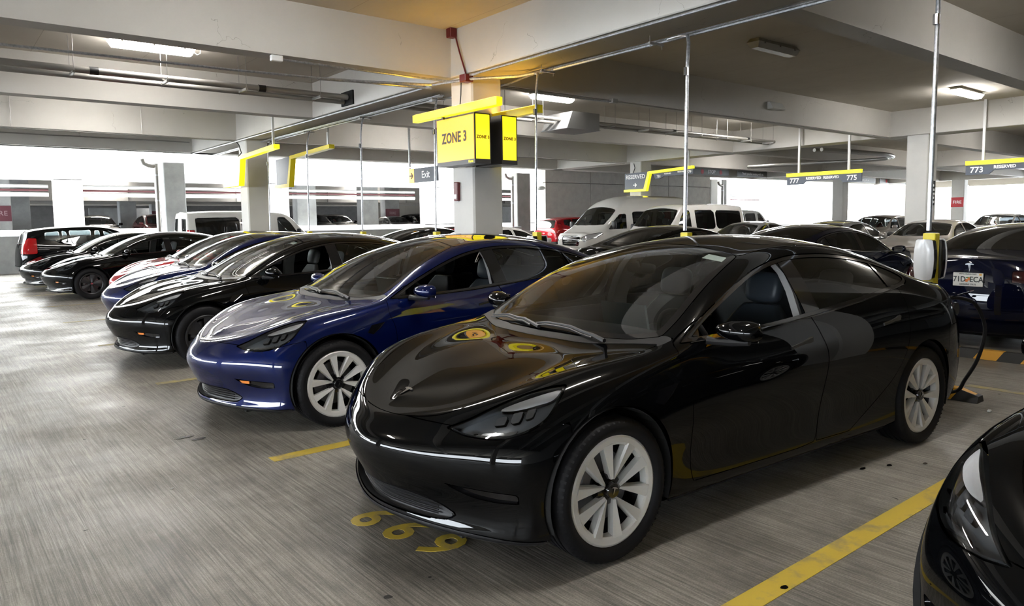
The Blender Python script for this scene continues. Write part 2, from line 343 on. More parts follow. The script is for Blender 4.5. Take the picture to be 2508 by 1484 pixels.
# ------------------------------------------------------------------ car body surfaces: B-spline net -> dense grid -> panels cut by outlines
def bs_eval(P, m, g0, g1):
    """uniform cubic B-spline along axis 0; g0, g1 ghost rows"""
    Q = np.concatenate([g0[None], P, g1[None]], 0); n = len(P); out = []
    for j in range(n-1):
        for t in (np.arange(m)/m if j < n-2 else np.arange(m+1)/m):
            b = np.array([(1-t)**3, 3*t**3-6*t**2+4, -3*t**3+3*t**2+3*t+1, t**3])/6
            out.append(np.tensordot(b, Q[j:j+4], 1))
    return np.array(out)
REF = np.array([1, -1, 1.])
def surf(net, mu, mv):
    A = bs_eval(net, mu, net[1]*REF, net[-2]*REF)           # along u (nose -> tail); both ends mirrored in y
    A = A.transpose(1, 0, 2); B = bs_eval(A, mv, A[1]*REF, 2*A[-1]-A[-2])
    return B.transpose(1, 0, 2)                             # [u, v]
def fit_net(net, k=1, it=1):
    N0 = net.copy()
    for _ in range(it):
        S = surf(net, 1, 1); net = net+k*(N0-S)
        net[0, :, 1] = 0; net[-1, :, 1] = 0; net[:, 0, 1] = 0
    return net
class Sheet:
    def __init__(s, net, mu, mv):
        G = surf(net, mu, mv); nu, nv = G.shape[:2]
        du = np.gradient(G, axis=0); dv = np.gradient(G, axis=1)
        du[0] = (G[1]-G[1]*REF)/2; du[-1] = (G[-2]*REF-G[-2])/2; dv[:, 0] = (G[:, 1]-G[:, 1]*REF)/2
        N = np.cross(dv, du); L = np.linalg.norm(N, axis=2, keepdims=True); N = N/np.maximum(L, 1e-9)
        if N[nu//2, nv//2, 1] < 0: N = -N
        # where the grid pinches at the top of the nose, average the facet normals instead
        A_ = G[1:, :-1]-G[:-1, 1:]; B_ = G[1:, 1:]-G[:-1, :-1]; FN = np.cross(A_, B_); FN *= np.sign(FN[nu//2, nv//2, 1])
        V_ = np.zeros_like(G)
        for a_ in (0, 1):
            for b_ in (0, 1): V_[a_:nu-1+a_, b_:nv-1+b_] += FN
        V_[0] += V_[0]*REF; V_[:, 0] += V_[:, 0]*REF; V_[-1] += V_[-1]*REF
        ku, kv = int(1.6*mu), int(1.6*mv); R2 = V_.copy()
        for _ in range(6):
            R2 = R2/np.maximum(np.linalg.norm(R2, axis=2, keepdims=True), 1e-12); E = np.pad(R2, ((1, 1), (1, 1), (0, 0)), mode='edge'); E[0] = E[2]*REF; E[:, 0] = E[:, 2]*REF
            R2 = (E[:-2, 1:-1]+E[2:, 1:-1]+E[1:-1, :-2]+E[1:-1, 2:]+R2)/5
        wu = np.clip(1-np.hypot(np.arange(nu)[:, None]/mu/1.5, np.arange(nv)[None]/mv/1.5), 0, 1)[..., None]; wu = wu*wu*(3-2*wu)
        R2 /= np.maximum(np.linalg.norm(R2, axis=2, keepdims=True), 1e-12); N = N*(1-wu)+R2*wu; N /= np.maximum(np.linalg.norm(N, axis=2, keepdims=True), 1e-9)
        bad = L[..., 0] < 1e-9
        uu, vv = np.meshgrid(np.arange(nu)/mu, np.arange(nv)/mv, indexing='ij')
        s.P = G.reshape(-1, 3); s.N = N.reshape(-1, 3); s.U = uu.ravel(); s.V = vv.ravel()
        i = np.arange(nu-1)[:, None]*nv+np.arange(nv-1)[None]
        s.F = [tuple(q) for q in np.stack([i, i+1, i+nv+1, i+nv], -1).reshape(-1, 4).tolist()]
    def sub(s, F):
        c = Sheet.__new__(Sheet); c.P, c.N, c.U, c.V = s.P, s.N, s.U, s.V; c.F = F; return c
    def clip(s, g):
        """keep g<0; g is an array over vertices. Returns a Sheet (sharing/expanding vertex arrays)"""
        ins = g < 0; F = []; cut = []
        il = ins.tolist()
        for f in s.F:
            k = [il[i] for i in f]
            if all(k): F.append(f)
            elif any(k): cut.append(f)
        if not cut: return s.sub(F)
        newP = []; A = []; B = []; T = []; cache = {}; n0 = len(s.P); gl = g
        def pt(a, b):
            key = (a, b) if a < b else (b, a)
            if key not in cache:
                a2, b2 = key; t = gl[a2]/(gl[a2]-gl[b2]); cache[key] = n0+len(A); A.append(a2); B.append(b2); T.append(t)
            return cache[key]
        for f in cut:
            o = []; n = len(f)
            for j in range(n):
                a, b = f[j], f[(j+1) % n]
                if il[a]: o.append(a)
                if il[a] != il[b]: o.append(pt(a, b))
            if len(o) >= 3: F.append(tuple(o))
        A = np.array(A); B = np.array(B); T = np.array(T)
        ip = lambda X: np.concatenate([X, X[A]+(X[B]-X[A])*(T[:, None] if X.ndim > 1 else T)])
        c = Sheet.__new__(Sheet); c.P, c.N, c.U, c.V = ip(s.P), ip(s.N), ip(s.U), ip(s.V); c.F = F; return c
    def cut(s, gf, gap=.002):
        """split by field function gf(sheet): inside part, outside part, with a gap between"""
        a = s.clip(gf(s)+gap); b = s.clip(-gf(s)+gap); return a, b
    def pack(s):
        ids = sorted({i for f in s.F for i in f}); mp = {i: k for k, i in enumerate(ids)}; ids = np.array(ids, int) if ids else np.zeros(0, int)
        return s.P[ids], s.N[ids], [tuple(mp[i] for i in f) for f in s.F]
def sheet_mesh(name, s, mats, mirror='none', depth=.012, lift=0.0, flange=True, both=False):
    """mirror: 'none' (y>0 side), 'other' (y<0 side), 'both' (welded across y=0)"""
    P, N, F = s.pack()
    if len(F) == 0: return None
    P = P+N*lift
    def flip(P, N, F): return P*REF, N*REF, [f[::-1] for f in F]
    if mirror == 'other': P, N, F = flip(P, N, F)
    if mirror == 'both':
        P2, N2, F2 = flip(P, N, F); n = len(P); mid = np.abs(P[:, 1]) < 1e-5
        mp = np.where(mid, np.arange(n), -1); k = n; idx = []
        for i in range(n):
            if mp[i] < 0: mp[i] = k; k += 1; idx.append(i)
        P = np.concatenate([P, P2[idx]]); N = np.concatenate([N, N2[idx]]); F = F+[tuple(int(mp[i]) for i in f) for f in F2]
    if flange:
        cnt = {}
        for f in F:
            for j in range(len(f)):
                a, b = f[j], f[(j+1) % len(f)]; cnt[(a, b)] = 1
        be = [(a, b) for (a, b) in cnt if (b, a) not in cnt and not (abs(P[a][1]) < 1e-4 and abs(P[b][1]) < 1e-4)]
        out = {}; top = {}
        eP = []; eN = []; eF = []; base = len(P)
        acc = {}
        for a, b in be:
            e = P[b]-P[a]; l = np.linalg.norm(e)
            if l < 1e-7: continue
            o = np.cross(e/l, (N[a]+N[b])/2)
            for q in (a, b): acc[q] = acc.get(q, 0)+o
        for q, o in acc.items():
            o = o/max(np.linalg.norm(o), 1e-9); top[q] = base+len(eP); eP.append(P[q]); eN.append(o)
            eP.append(P[q]-N[q]*depth-o*depth*.15); eN.append(o)
        for a, b in be:
            if a in top and b in top: eF.append((b, a, top[a], top[b])); eF[-1] = (top[b], top[a], top[a]+1, top[b]+1)
        if eP: P = np.concatenate([P, np.array(eP)]); N = np.concatenate([N, np.array(eN)]); F = F+eF
    me = bpy.data.meshes.new(name); me.from_pydata(P.tolist(), [], F); me.update()
    # make the winding agree with the normals
    c = me.polygons[len(me.polygons)//3]
    me.polygons.foreach_set('use_smooth', [True]*len(me.polygons))
    if np.dot(np.array(c.normal), N[c.vertices[0]]) < 0: me.flip_normals()
    me.normals_split_custom_set_from_vertices([tuple(x) for x in N.tolist()])
    for m in (mats if isinstance(mats, (list, tuple)) else [mats]): me.materials.append(m)
    return me
def poly_sdf(poly):
    """signed distance (negative inside) to a closed 2-D outline, vectorised"""
    A = np.array(poly, float); B = np.roll(A, -1, 0)
    def f(x, y):
        Q = np.stack([x, y], -1); d = np.full(len(x), 1e9); ins = np.zeros(len(x), bool)
        for a, b in zip(A, B):
            e = b-a; w = Q-a; t = np.clip((w@e)/max(e@e, 1e-12), 0, 1); d = np.minimum(d, np.linalg.norm(w-t[:, None]*e, axis=1))
            c = ((a[1] > y) != (b[1] > y)); 
            if a[1] != b[1]: ins ^= c & (x < (b[0]-a[0])*(y-a[1])/(b[1]-a[1])+a[0])
        return np.where(ins, -d, d)
    return f
def smooth_poly(pts, n=6, sharp=()):
    """closed Catmull-Rom through points; indices in sharp stay corners"""
    P = [np.array(p, float) for p in pts]; m = len(P); out = []
    for i in range(m):
        p1, p2 = P[i], P[(i+1) % m]; p0 = P[i-1] if i not in sharp else p1*2-p2; p3 = P[(i+2) % m] if (i+1) % m not in sharp else p2*2-p1
        for k in range(n):
            t = k/n; out.append(.5*((2*p1)+(-p0+p2)*t+(2*p0-5*p1+4*p2-p3)*t*t+(-p0+3*p1-3*p2+p3)*t**3))
    return [tuple(o) for o in out]

def lines_to_net(T, mids):
    """T: dict line -> (n,3); mids: list of callables building intermediate lines; returns (nu, nv, 3)"""
    return np.stack(mids(T), 1)

# --- the electric sedan (several of it stand in the row)
def sedan_net():
    C = [(.215,0,.694),(.25,0,.709),(.30,0,.729),(.37,0,.755),(.47,0,.788),(.58,0,.818),(.71,0,.848),(.88,0,.880),(1.09,0,.918),
         (1.33,0,1.045),(1.62,0,1.200),(1.90,0,1.318),(2.20,0,1.402),(2.55,0,1.440),(2.95,0,1.434),(3.30,0,1.397),(3.60,0,1.338),(3.87,0,1.260),(4.10,0,1.180),
         (4.27,0,1.120),(4.38,0,1.090),(4.46,0,1.076),(4.53,0,1.068),(4.59,0,1.063),(4.62,0,1.061)]
    R = [(.12,0,.648),(.14,.14,.655),(.19,.29,.676),(.27,.43,.709),(.38,.54,.757),(.51,.615,.808),(.67,.675,.856),(.87,.715,.890),(1.09,.75,.915),
         (1.33,.795,.957),(1.62,.748,1.125),(1.90,.695,1.240),(2.20,.642,1.318),(2.55,.612,1.355),(2.95,.605,1.350),(3.30,.605,1.306),(3.60,.612,1.240),(3.87,.625,1.165),(4.10,.635,1.100),
         (4.28,.635,1.062),(4.42,.615,1.043),(4.51,.54,1.042),(4.57,.38,1.047),(4.61,.19,1.051),(4.64,0,1.053)]
    B = [(.055,0,.605),(.062,.2,.607),(.095,.4,.615),(.17,.56,.645),(.28,.68,.692),(.42,.765,.748),(.60,.82,.802),(.84,.852,.845),(1.10,.868,.878),
         (1.36,.878,.915),(1.62,.880,.932),(1.90,.876,.945),(2.20,.871,.962),(2.55,.865,.990),(2.95,.855,1.022),(3.30,.840,1.052),(3.60,.815,1.070),(3.87,.785,1.062),(4.10,.755,1.042),
         (4.30,.720,1.022),(4.46,.665,1.014),(4.56,.565,1.020),(4.615,.39,1.030),(4.645,.19,1.036),(4.66,0,1.038)]
    S = [(.012,0,.555),(.02,.22,.555),(.055,.43,.56),(.13,.60,.575),(.235,.725,.60),(.385,.815,.64),(.58,.872,.69),(.84,.900,.755),(1.10,.906,.80),
         (1.36,.908,.83),(1.62,.912,.85),(1.90,.914,.86),(2.20,.915,.87),(2.55,.915,.885),(2.95,.913,.905),(3.30,.908,.922),(3.60,.898,.932),(3.88,.880,.932),(4.12,.852,.925),
         (4.33,.800,.915),(4.52,.715,.905),(4.615,.585,.90),(4.655,.40,.895),(4.672,.2,.89),(4.678,0,.89)]
    Wd = [(0,0,.47),(.01,.23,.47),(.05,.45,.47),(.125,.62,.475),(.225,.75,.49),(.375,.845,.51),(.58,.90,.55),(.84,.920,.60),(1.09,.922,.64),
         (1.36,.918,.665),(1.62,.918,.68),(1.90,.919,.69),(2.20,.920,.70),(2.55,.921,.70),(2.95,.921,.70),(3.30,.922,.70),(3.60,.923,.70),(3.88,.918,.70),(4.13,.900,.70),
         (4.35,.845,.70),(4.55,.745,.70),(4.64,.60,.70),(4.675,.40,.70),(4.69,.2,.70),(4.695,0,.70)]
    D = [(.045,0,.37),(.055,.23,.37),(.09,.45,.37),(.16,.62,.375),(.25,.755,.385),(.385,.85,.40),(.58,.905,.42),(.84,.916,.43),(1.09,.906,.44),
         (1.36,.892,.44),(1.62,.888,.44),(1.90,.887,.44),(2.20,.887,.44),(2.55,.887,.44),(2.95,.889,.44),(3.30,.898,.45),(3.60,.912,.46),(3.88,.914,.46),(4.13,.895,.45),
         (4.35,.845,.45),(4.56,.75,.45),(4.65,.61,.45),(4.69,.41,.45),(4.705,.2,.45),(4.71,0,.45)]
    K = [(.10,0,.255),(.11,.23,.255),(.14,.45,.255),(.19,.61,.255),(.27,.745,.26),(.39,.845,.265),(.58,.893,.27),(.84,.898,.28),(1.09,.894,.275),
         (1.36,.893,.265),(1.62,.893,.26),(1.90,.893,.26),(2.20,.893,.26),(2.55,.893,.26),(2.95,.893,.26),(3.30,.894,.265),(3.60,.896,.27),(3.88,.895,.28),(4.12,.875,.28),
         (4.33,.830,.28),(4.52,.735,.28),(4.60,.60,.28),(4.64,.41,.28),(4.655,.2,.28),(4.66,0,.28)]
    U = [(.075,0,.175),(.085,.24,.175),(.12,.46,.175),(.18,.62,.175),(.265,.757,.178),(.39,.852,.18),(.58,.885,.19),(.84,.885,.20),(1.09,.875,.20),
         (1.36,.872,.195),(1.62,.872,.195),(1.90,.872,.195),(2.20,.872,.195),(2.55,.872,.195),(2.95,.872,.195),(3.30,.872,.195),(3.60,.875,.20),(3.88,.875,.20),(4.10,.85,.20),
         (4.28,.800,.20),(4.45,.70,.20),(4.53,.57,.20),(4.57,.38,.20),(4.58,.19,.20),(4.585,0,.20)]
    C, R, B, S, Wd, D, K, U = [np.array(a, float) for a in (C, R, B, S, Wd, D, K, U)]
    dx = np.array([.0, .035, .080, .098, .088, .048, .015])
    S[7:19, 1] -= np.array([.008, .014, .019, .021, .021, .021, .021, .020, .017, .012, .008, .004]); Wd[8:17, 1] += .003
    B[8:17, 1] -= np.array([.004, .013, .018, .018, .016, .014, .010, .006, .003]); S[8:17, 2] -= np.array([.005, .01, .018, .02, .02, .02, .018, .012, .006])
    for L_, f_ in ((B, .8), (S, 1), (Wd, 1), (D, 1), (K, .9), (U, .8)): L_[:7, 0] += dx*f_
    Q = U*np.array([1, .90, 1])+np.array([0, 0, -.012]); Q[:9, 0] += np.linspace(.13, .02, 9); Q[-6:, 0] -= .08
    n = len(C); ks = np.arange(n)
    cab = np.clip((C[:, 2]-.90)/.25, 0, 1); cab[:9] = 0     # roof bulge in the cabin, valley in the bonnet
    hood = np.clip(1-np.abs(ks-6)/4.5, 0, 1)
    def mid(t, bulge, dip):
        P = C+(R-C)*np.array([1, 1, 0])*t; zc, zr = C[:, 2], R[:, 2]
        P[:, 2] = zc+(zr-zc)*np.where(cab > 0, t**bulge, t)-dip*hood
        P[:, 0] = C[:, 0]+(R[:, 0]-C[:, 0])*t**1.6
        return P
    I1 = mid(.40, 2.2, -.004); I2 = mid(.76, 2.2, .014)
    G = (R+B)/2; G[:, 1] += .012*np.clip((C[:, 2]-1.1)/.2, 0, 1); G[:, 2] += .006
    lo = np.arange(n) < 9; hb = (R+B)/2; hb[:, 2] += .012; G[lo] = hb[lo]
    return np.stack([C, I1, I2, R, G, B, S, Wd, D, K, U, Q], 1)
ARCH = ((.842, .345, .382), (3.717, .345, .378))
def circ(c): return lambda s: np.hypot(s.P[:, 0]-c[0], s.P[:, 2]-c[1])-c[2]
def fld(sdf, ax, *cond):
    """outline in a projection, limited by extra half-space fields"""
    def g(s):
        P = s.P; c = {'xz': (P[:, 0], P[:, 2]), 'xy': (P[:, 0], P[:, 1]), 'yz': (P[:, 1], P[:, 2]), 'sz': (P[:, 0]+P[:, 1], P[:, 2])}[ax]
        d = sdf(*c)
        for k in cond: d = np.maximum(d, k(s))
        return d
    return g
def sedan_meshes():
    net = fit_net(sedan_net(), 1, 1); s = Sheet(net, 11, 8); R = {}
    def put(name, sh, mats, mirror, **k): R.setdefault(name, []).append(sheet_mesh(name, sh, mats, mirror, **k))
    for c in ARCH:
        s = s.clip(-np.maximum(circ(c)(s), -(s.P[:, 1]-.4)))
    side = lambda s: (.50-s.P[:, 1]); glassv = lambda s: (2.6-s.V)*.1
    # side windows
    dlo = smooth_poly([(1.335,.945),(1.7,.950),(2.05,.962),(2.5,.992),(2.95,1.030),(3.35,1.068),(3.60,1.090),(3.715,1.125),(3.66,1.185),(3.45,1.248),(3.15,1.298),(2.80,1.325),(2.44,1.318),(2.05,1.246),(1.64,1.098)], 6, (0,))
    dl = poly_sdf(dlo); inn, s = s.cut(fld(dl, 'xz', side, glassv), .003)
    gl = inn.clip(fld(dl, 'xz')(inn)+.022)
    frame = inn.clip(-(fld(dl, 'xz')(inn)+.020))
    for m in ('none', 'other'): put('window_trim', frame, M['gloss_black'], m, depth=.006)
    cuts = [(1.47, 2.395, 1), (2.395, 2.545, 0), (2.545, 3.385, 2), (3.41, 3.8, 3)]
    sail = gl.clip((gl.P[:, 0]-(1.47+(gl.P[:, 2]-.95)*.35)))
    for m in ('none', 'other'): put('mirror_sail', sail, M['gloss_black'], m, depth=.004)
    for a, b, k in cuts:
        def g(q, a=a, b=b):
            lean = (q.P[:, 2]-.98)*(-.10 if a > 2 else .35 if a < 2 else 0); lb = (q.P[:, 2]-.98)*(-.10)
            return np.maximum(a+lean-q.P[:, 0], q.P[:, 0]-b-lb)
        w = gl.clip(g(gl)+.004)
        for m in ('none', 'other'):
            if k == 0: put('pillar_panel', w, M['gloss_black'], m, depth=.004)
            elif k == 1: put('front_side_window' if m == 'none' else 'far_side_window', w, M['glass'], m, flange=False, lift=-.006)
            else: put('rear_side_window' if k == 2 else 'quarter_window', w, M['glass_tint'], m, flange=False, lift=-.005)
    strip = gl.clip(np.abs(gl.P[:, 0]-3.397+(gl.P[:, 2]-1.1)*.1)-.012)
    for m in ('none', 'other'): put('window_divider', strip, M['gloss_black'], m, depth=.004)
    # windscreen, cowl, roof, rear window
    top = lambda s: .85-s.P[:, 2]
    ws = poly_sdf(smooth_poly([(1.135,-.05),(1.15,.30),(1.215,.58),(1.315,.735),(1.50,.715),(1.80,.655),(2.02,.60),(2.13,.565),(2.155,.30),(2.16,-.05)], 5, (0, 3, 7, 9)))
    w, s = s.cut(fld(ws, 'xy', top, lambda q: .935-q.P[:, 2]-(q.P[:, 0]-1.3)*.0-.03), .003)
    clear = w.clip(fld(ws, 'xy')(w)+.045); band = w.clip(-(fld(ws, 'xy')(w)+.045))
    put('windscreen', clear, M['glass'], 'both', flange=False); put('windscreen_band', band, M['gloss_black'], 'both', depth=.005)
    rf = poly_sdf(smooth_poly([(2.17,-.05),(2.165,.30),(2.14,.575),(2.55,.565),(2.95,.560),(3.22,.560),(3.25,.3),(3.25,-.05)], 4, (0, 2, 5, 7)))
    w, s = s.cut(fld(rf, 'xy', top), .003); 
    wa = w.clip(w.P[:, 0]-2.72); wb_ = w.clip(2.726-w.P[:, 0])
    put('glass_roof', wa, M['roof_glass'], 'both'); put('glass_roof_rear', wb_, M['roof_glass'], 'both')
    rg = poly_sdf(smooth_poly([(3.262,-.05),(3.262,.3),(3.235,.565),(3.55,.560),(3.85,.545),(4.06,.52),(4.14,.44),(4.18,.2),(4.185,-.05)], 4, (0, 2, 6, 8)))
    w, s = s.cut(fld(rg, 'xy', top), .003); put('rear_window', w, M['glass_dark'], 'both', flange=False)
    # bonnet and cowl
    hd = poly_sdf(smooth_poly([(.122,-.05),(.134,.14),(.176,.30),(.245,.43),(.36,.520),(.52,.612),(.68,.675),(.90,.722),(1.10,.757),(1.255,.775),(1.20,.66),(1.10,.42),(1.075,.2),(1.07,-.05)], 5, (0, 9, 13)))
    w, s = s.cut(fld(hd, 'xy', lambda q: .60-q.P[:, 2]), .0025); put('bonnet', w, None, 'both', depth=.015)
    cw = poly_sdf([(1.05,-.05),(1.06,.2),(1.09,.44),(1.19,.68),(1.24,.785),(1.335,.80),(1.33,.745),(1.22,.6),(1.14,.3),(1.125,-.05)])
    w, s = s.cut(fld(cw, 'xy', lambda q: .85-q.P[:, 2], lambda q: q.P[:, 2]-.985), .001); put('cowl', w, M['black_plastic'], 'both', depth=.01)
    # head lamps
    hl = poly_sdf(smooth_poly([(.70,.648),(.84,.688),(1.00,.742),(1.17,.790),(1.33,.822),(1.445,.832),(1.40,.770),(1.33,.700),(1.20,.652),(1.04,.626),(.84,.628)], 5, (0, 5)))
    w, s = s.cut(fld(hl, 'sz', lambda q: q.P[:, 0]-.8, lambda q: .25-q.P[:, 1]), .003)
    drl = poly_sdf(smooth_poly([(1.02,.735),(1.12,.765),(1.27,.800),(1.42,.826),(1.37,.785),(1.27,.765),(1.13,.742)], 5, (0, 3)))
    for m in ('none', 'other'):
        put('head_lamp_lens', w, M['lens'], m, flange=False)
        put('head_lamp_housing', w, M['lamp_bowl'], m, lift=-.045, depth=-.045)
        put('light_guide', w.clip(fld(drl, 'sz')(w)), M['drl'], m, lift=-.012, depth=.02)
        lowb = poly_sdf(smooth_poly([(.86,.640),(.98,.640),(1.15,.650),(1.30,.688),(1.33,.712),(1.26,.680),(1.10,.659),(.96,.650)], 5, (0, 4)))
        put('lamp_reflector', w.clip(fld(lowb, 'sz')(w)), M['chrome_dim'], m, lift=-.014, depth=.012)
        for P_ in ([(1.00,.682),(1.075,.690),(1.085,.728),(1.02,.712)], [(1.105,.694),(1.17,.703),(1.185,.750),(1.12,.735)], [(1.20,.712),(1.25,.722),(1.27,.765),(1.215,.755)]):
            put('projector', w.clip(fld(poly_sdf(P_), 'sz')(w)), M['projector'], m, lift=-.022, depth=.02)
    # mouth and slots in the front bumper
    mo = poly_sdf(smooth_poly([(-.1,.325),(.25,.322),(.42,.305),(.53,.262),(.47,.225),(.30,.212),(-.1,.212)], 5, (0, 3, 6)))
    front = lambda q: q.P[:, 0]-.62
    w, s = s.cut(fld(mo, 'yz', front), .001)
    put('grille', w, M['black_plastic'], 'both', lift=-.045, depth=-.045)
    fg = poly_sdf(smooth_poly([(.50,.412),(.60,.405),(.80,.398),(.80,.355),(.70,.352),(.60,.365)], 4, (0, 2, 3)))
    w, s = s.cut(fld(fg, 'yz', lambda q: q.P[:, 0]-.50), .001)
    for m in ('none', 'other'): put('fog_lamp_slot', w, M['gloss_black'], m, lift=-.012, depth=-.012)
    # lip
    w, s = s.cut(lambda q: np.maximum(q.P[:, 2]-.196, q.P[:, 0]-.48), .001); put('front_splitter', w, M['black_plastic'], 'both', lift=.004, depth=.012)
    # front bumper / fender
    fb = poly_sdf([(-.1,-.1),(-.1,.66),(.10,.66),(.2,.66),(.40,.648),(.49,.672),(.60,.690),(.60,-.1)])
    w, s = s.cut(fld(fb, 'xz'), .0018); put('front_bumper', w, None, 'both', depth=.012)
    # doors
    sd = lambda q: (3.6-q.V)*.1
    fd = poly_sdf(smooth_poly([(1.30,.945),(1.295,.85),(1.335,.72),(1.352,.55),(1.352,.36),(1.375,.262),(2.2,.252),(2.425,.262),(2.452,.33),(2.492,.58),(2.515,.76),(2.475,.88),(2.425,.99),(2.43,1.08),(1.5,1.04)], 5, (0, 5, 7, 12, 13, 14)))
    w, s = s.cut(fld(fd, 'xz', lambda q: .6-q.P[:, 1], lambda q: q.P[:, 2]-1.1), .002)
    for m in ('none', 'other'): put('front_door', w, None, m)
    rd = poly_sdf(smooth_poly([(2.43,1.05),(2.43,.99),(2.48,.88),(2.52,.76),(2.497,.58),(2.457,.33),(2.44,.262),(2.80,.255),(2.90,.30),(3.08,.385),(3.27,.50),(3.395,.635),(3.465,.77),(3.495,.90),(3.505,.985),(3.49,1.10)], 5, (0, 1, 6, 7, 15)))
    w, s = s.cut(fld(rd, 'xz', lambda q: .6-q.P[:, 1], lambda q: q.P[:, 2]-1.12), .002)
    for m in ('none', 'other'): put('rear_door', w, None, m)
    # tail lamps, boot lid, rear bumper
    tl = poly_sdf(smooth_poly([(4.70,.60),(4.70,.44),(4.62,.60),(4.45,.72),(4.28,.79)], 4))
    tl = poly_sdf(smooth_poly([(4.22,.905),(4.36,.925),(4.55,.930),(4.70,.925),(4.70,.80),(4.56,.795),(4.42,.835),(4.30,.875)], 5, (3, 4)))
    w, s = s.cut(fld(tl, 'xz', lambda q: .42-q.P[:, 1], lambda q: 4.2-q.P[:, 0]), .002)
    for m in ('none', 'other'): put('tail_lamp', w, M['lamp_dark_red'], m)
    bt = poly_sdf(smooth_poly([(4.19,-.05),(4.185,.2),(4.14,.50),(4.22,.565),(4.40,.575),(4.9,.56),(4.9,-.05)], 4, (0, 3, 5, 6)))
    w, s = s.cut(fld(bt, 'xy', lambda q: .64-q.P[:, 2]), .002); put('boot_lid', w, None, 'both')
    w, s = s.cut(lambda q: np.maximum(4.02-q.P[:, 0]+(q.P[:, 2]-.5)*.25, np.maximum(q.P[:, 2]-.78, 3.6-q.P[:, 0])), .002); put('rear_bumper', w, None, 'both')
    dif = None
    w, s = s.cut(lambda q: np.maximum(q.P[:, 0]-1.9, np.maximum(.28-q.P[:, 2], (q.P[:, 2]-.95-(q.P[:, 0]-1.3)*.5)*.8)), .0)
    for m in ('none', 'other'): put('front_wing', w, None, m)
    for m in ('none', 'other'): put('body_side', s, None, m)
    return R, net
M['lamp_dark_red'] = mat('dark_red_tail_lamp', (.035, .001, .002), .06, 0, .5, .6)
M['handle_dark'] = mat('dark_door_handle', (.05, .048, .042), .2, .5)
M['lamp_bowl'] = mat('grey_lamp_bowl', (.13, .135, .14), .25, .4)
M['projector'] = mat('lamp_projector', (.30, .31, .33), .12, .8)
M['chrome_dim'] = mat('smoked_reflector', (.30, .31, .32), .15, .9)
# ------------------------------------------------------------------ wheels, seats and small car parts
def blob(mb, c, s, e=.35, n=14, m=9, rot=0.0, axis='y'):
    """rounded block (superellipsoid); rot tilts about y"""
    sg = lambda a, p: math.copysign(abs(a)**p, a); vs = []; cr, sr = math.cos(rot), math.sin(rot)
    for i in range(m+1):
        ph = -PI/2+PI*i/m
        for k in range(n):
            th = 2*PI*k/n
            x = sg(math.cos(ph), e)*sg(math.cos(th), e)*s[0]/2; y = sg(math.cos(ph), e)*sg(math.sin(th), e)*s[1]/2; z = sg(math.sin(ph), e)*s[2]/2
            vs.append((c[0]+x*cr+z*sr, c[1]+y, c[2]-x*sr+z*cr))
    fs = [(i*n+k, i*n+(k+1) % n, (i+1)*n+(k+1) % n, (i+1)*n+k) for i in range(m) for k in range(n)]
    mb.add(vs, fs); return mb
def tyre_mesh(R=.334, w=.235, rim=.25, n=64):
    h = w/2; t = MB()
    pr = [(rim-.012, -h*.70), (rim, -h*.80), (rim+.012, -h*.94), (rim+.035, -h*1.03), (R-.035, -h*1.02), (R-.014, -h*.93), (R-.004, -h*.80)]
    for g in (-.52, -.18, .18, .52):
        pr += [(R, h*(g-.07)), (R-.008, h*(g-.06)), (R-.008, h*(g+.06)), (R, h*(g+.07))]
    pr += [(R-.004, h*.80), (R-.014, h*.93), (R-.035, h*1.02), (rim+.035, h*1.03), (rim+.012, h*.94), (rim, h*.80), (rim-.012, h*.70)]
    t.lathe(pr, n, 'y')
    # shoulder blocks
    for sgn in (-1, 1):
        for k in range(n):
            a = 2*PI*(k+.5)/n; b = .018
            P = []
            for rr, yy in ((R-.020, h*.985), (R-.003, h*.80)):
                for da in (-b, b): P.append((rr*math.cos(a+da)+.0, sgn*(yy+.002), rr*math.sin(a+da)))
            t.add(P, [(0, 1, 3, 2)])
    return t.mesh('tyre', M['rubber'], angle=35)
def logo_T(mb, fn, s=1.0, th=.0015):
    """the T-shaped emblem; fn maps (a right, b up, c out) to 3-D"""
    L = [(-.5, .42), (-.30, .50), (0, .53), (.30, .50), (.5, .42), (.44, .30), (.26, .34), (.15, .33), (0, -.55), (-.15, .33), (-.26, .34), (-.44, .30)]
    mb.prism([(a*s, b*s) for a, b in L], lambda a, b: fn(a, b, 0), lambda a, b: fn(a, b, th))
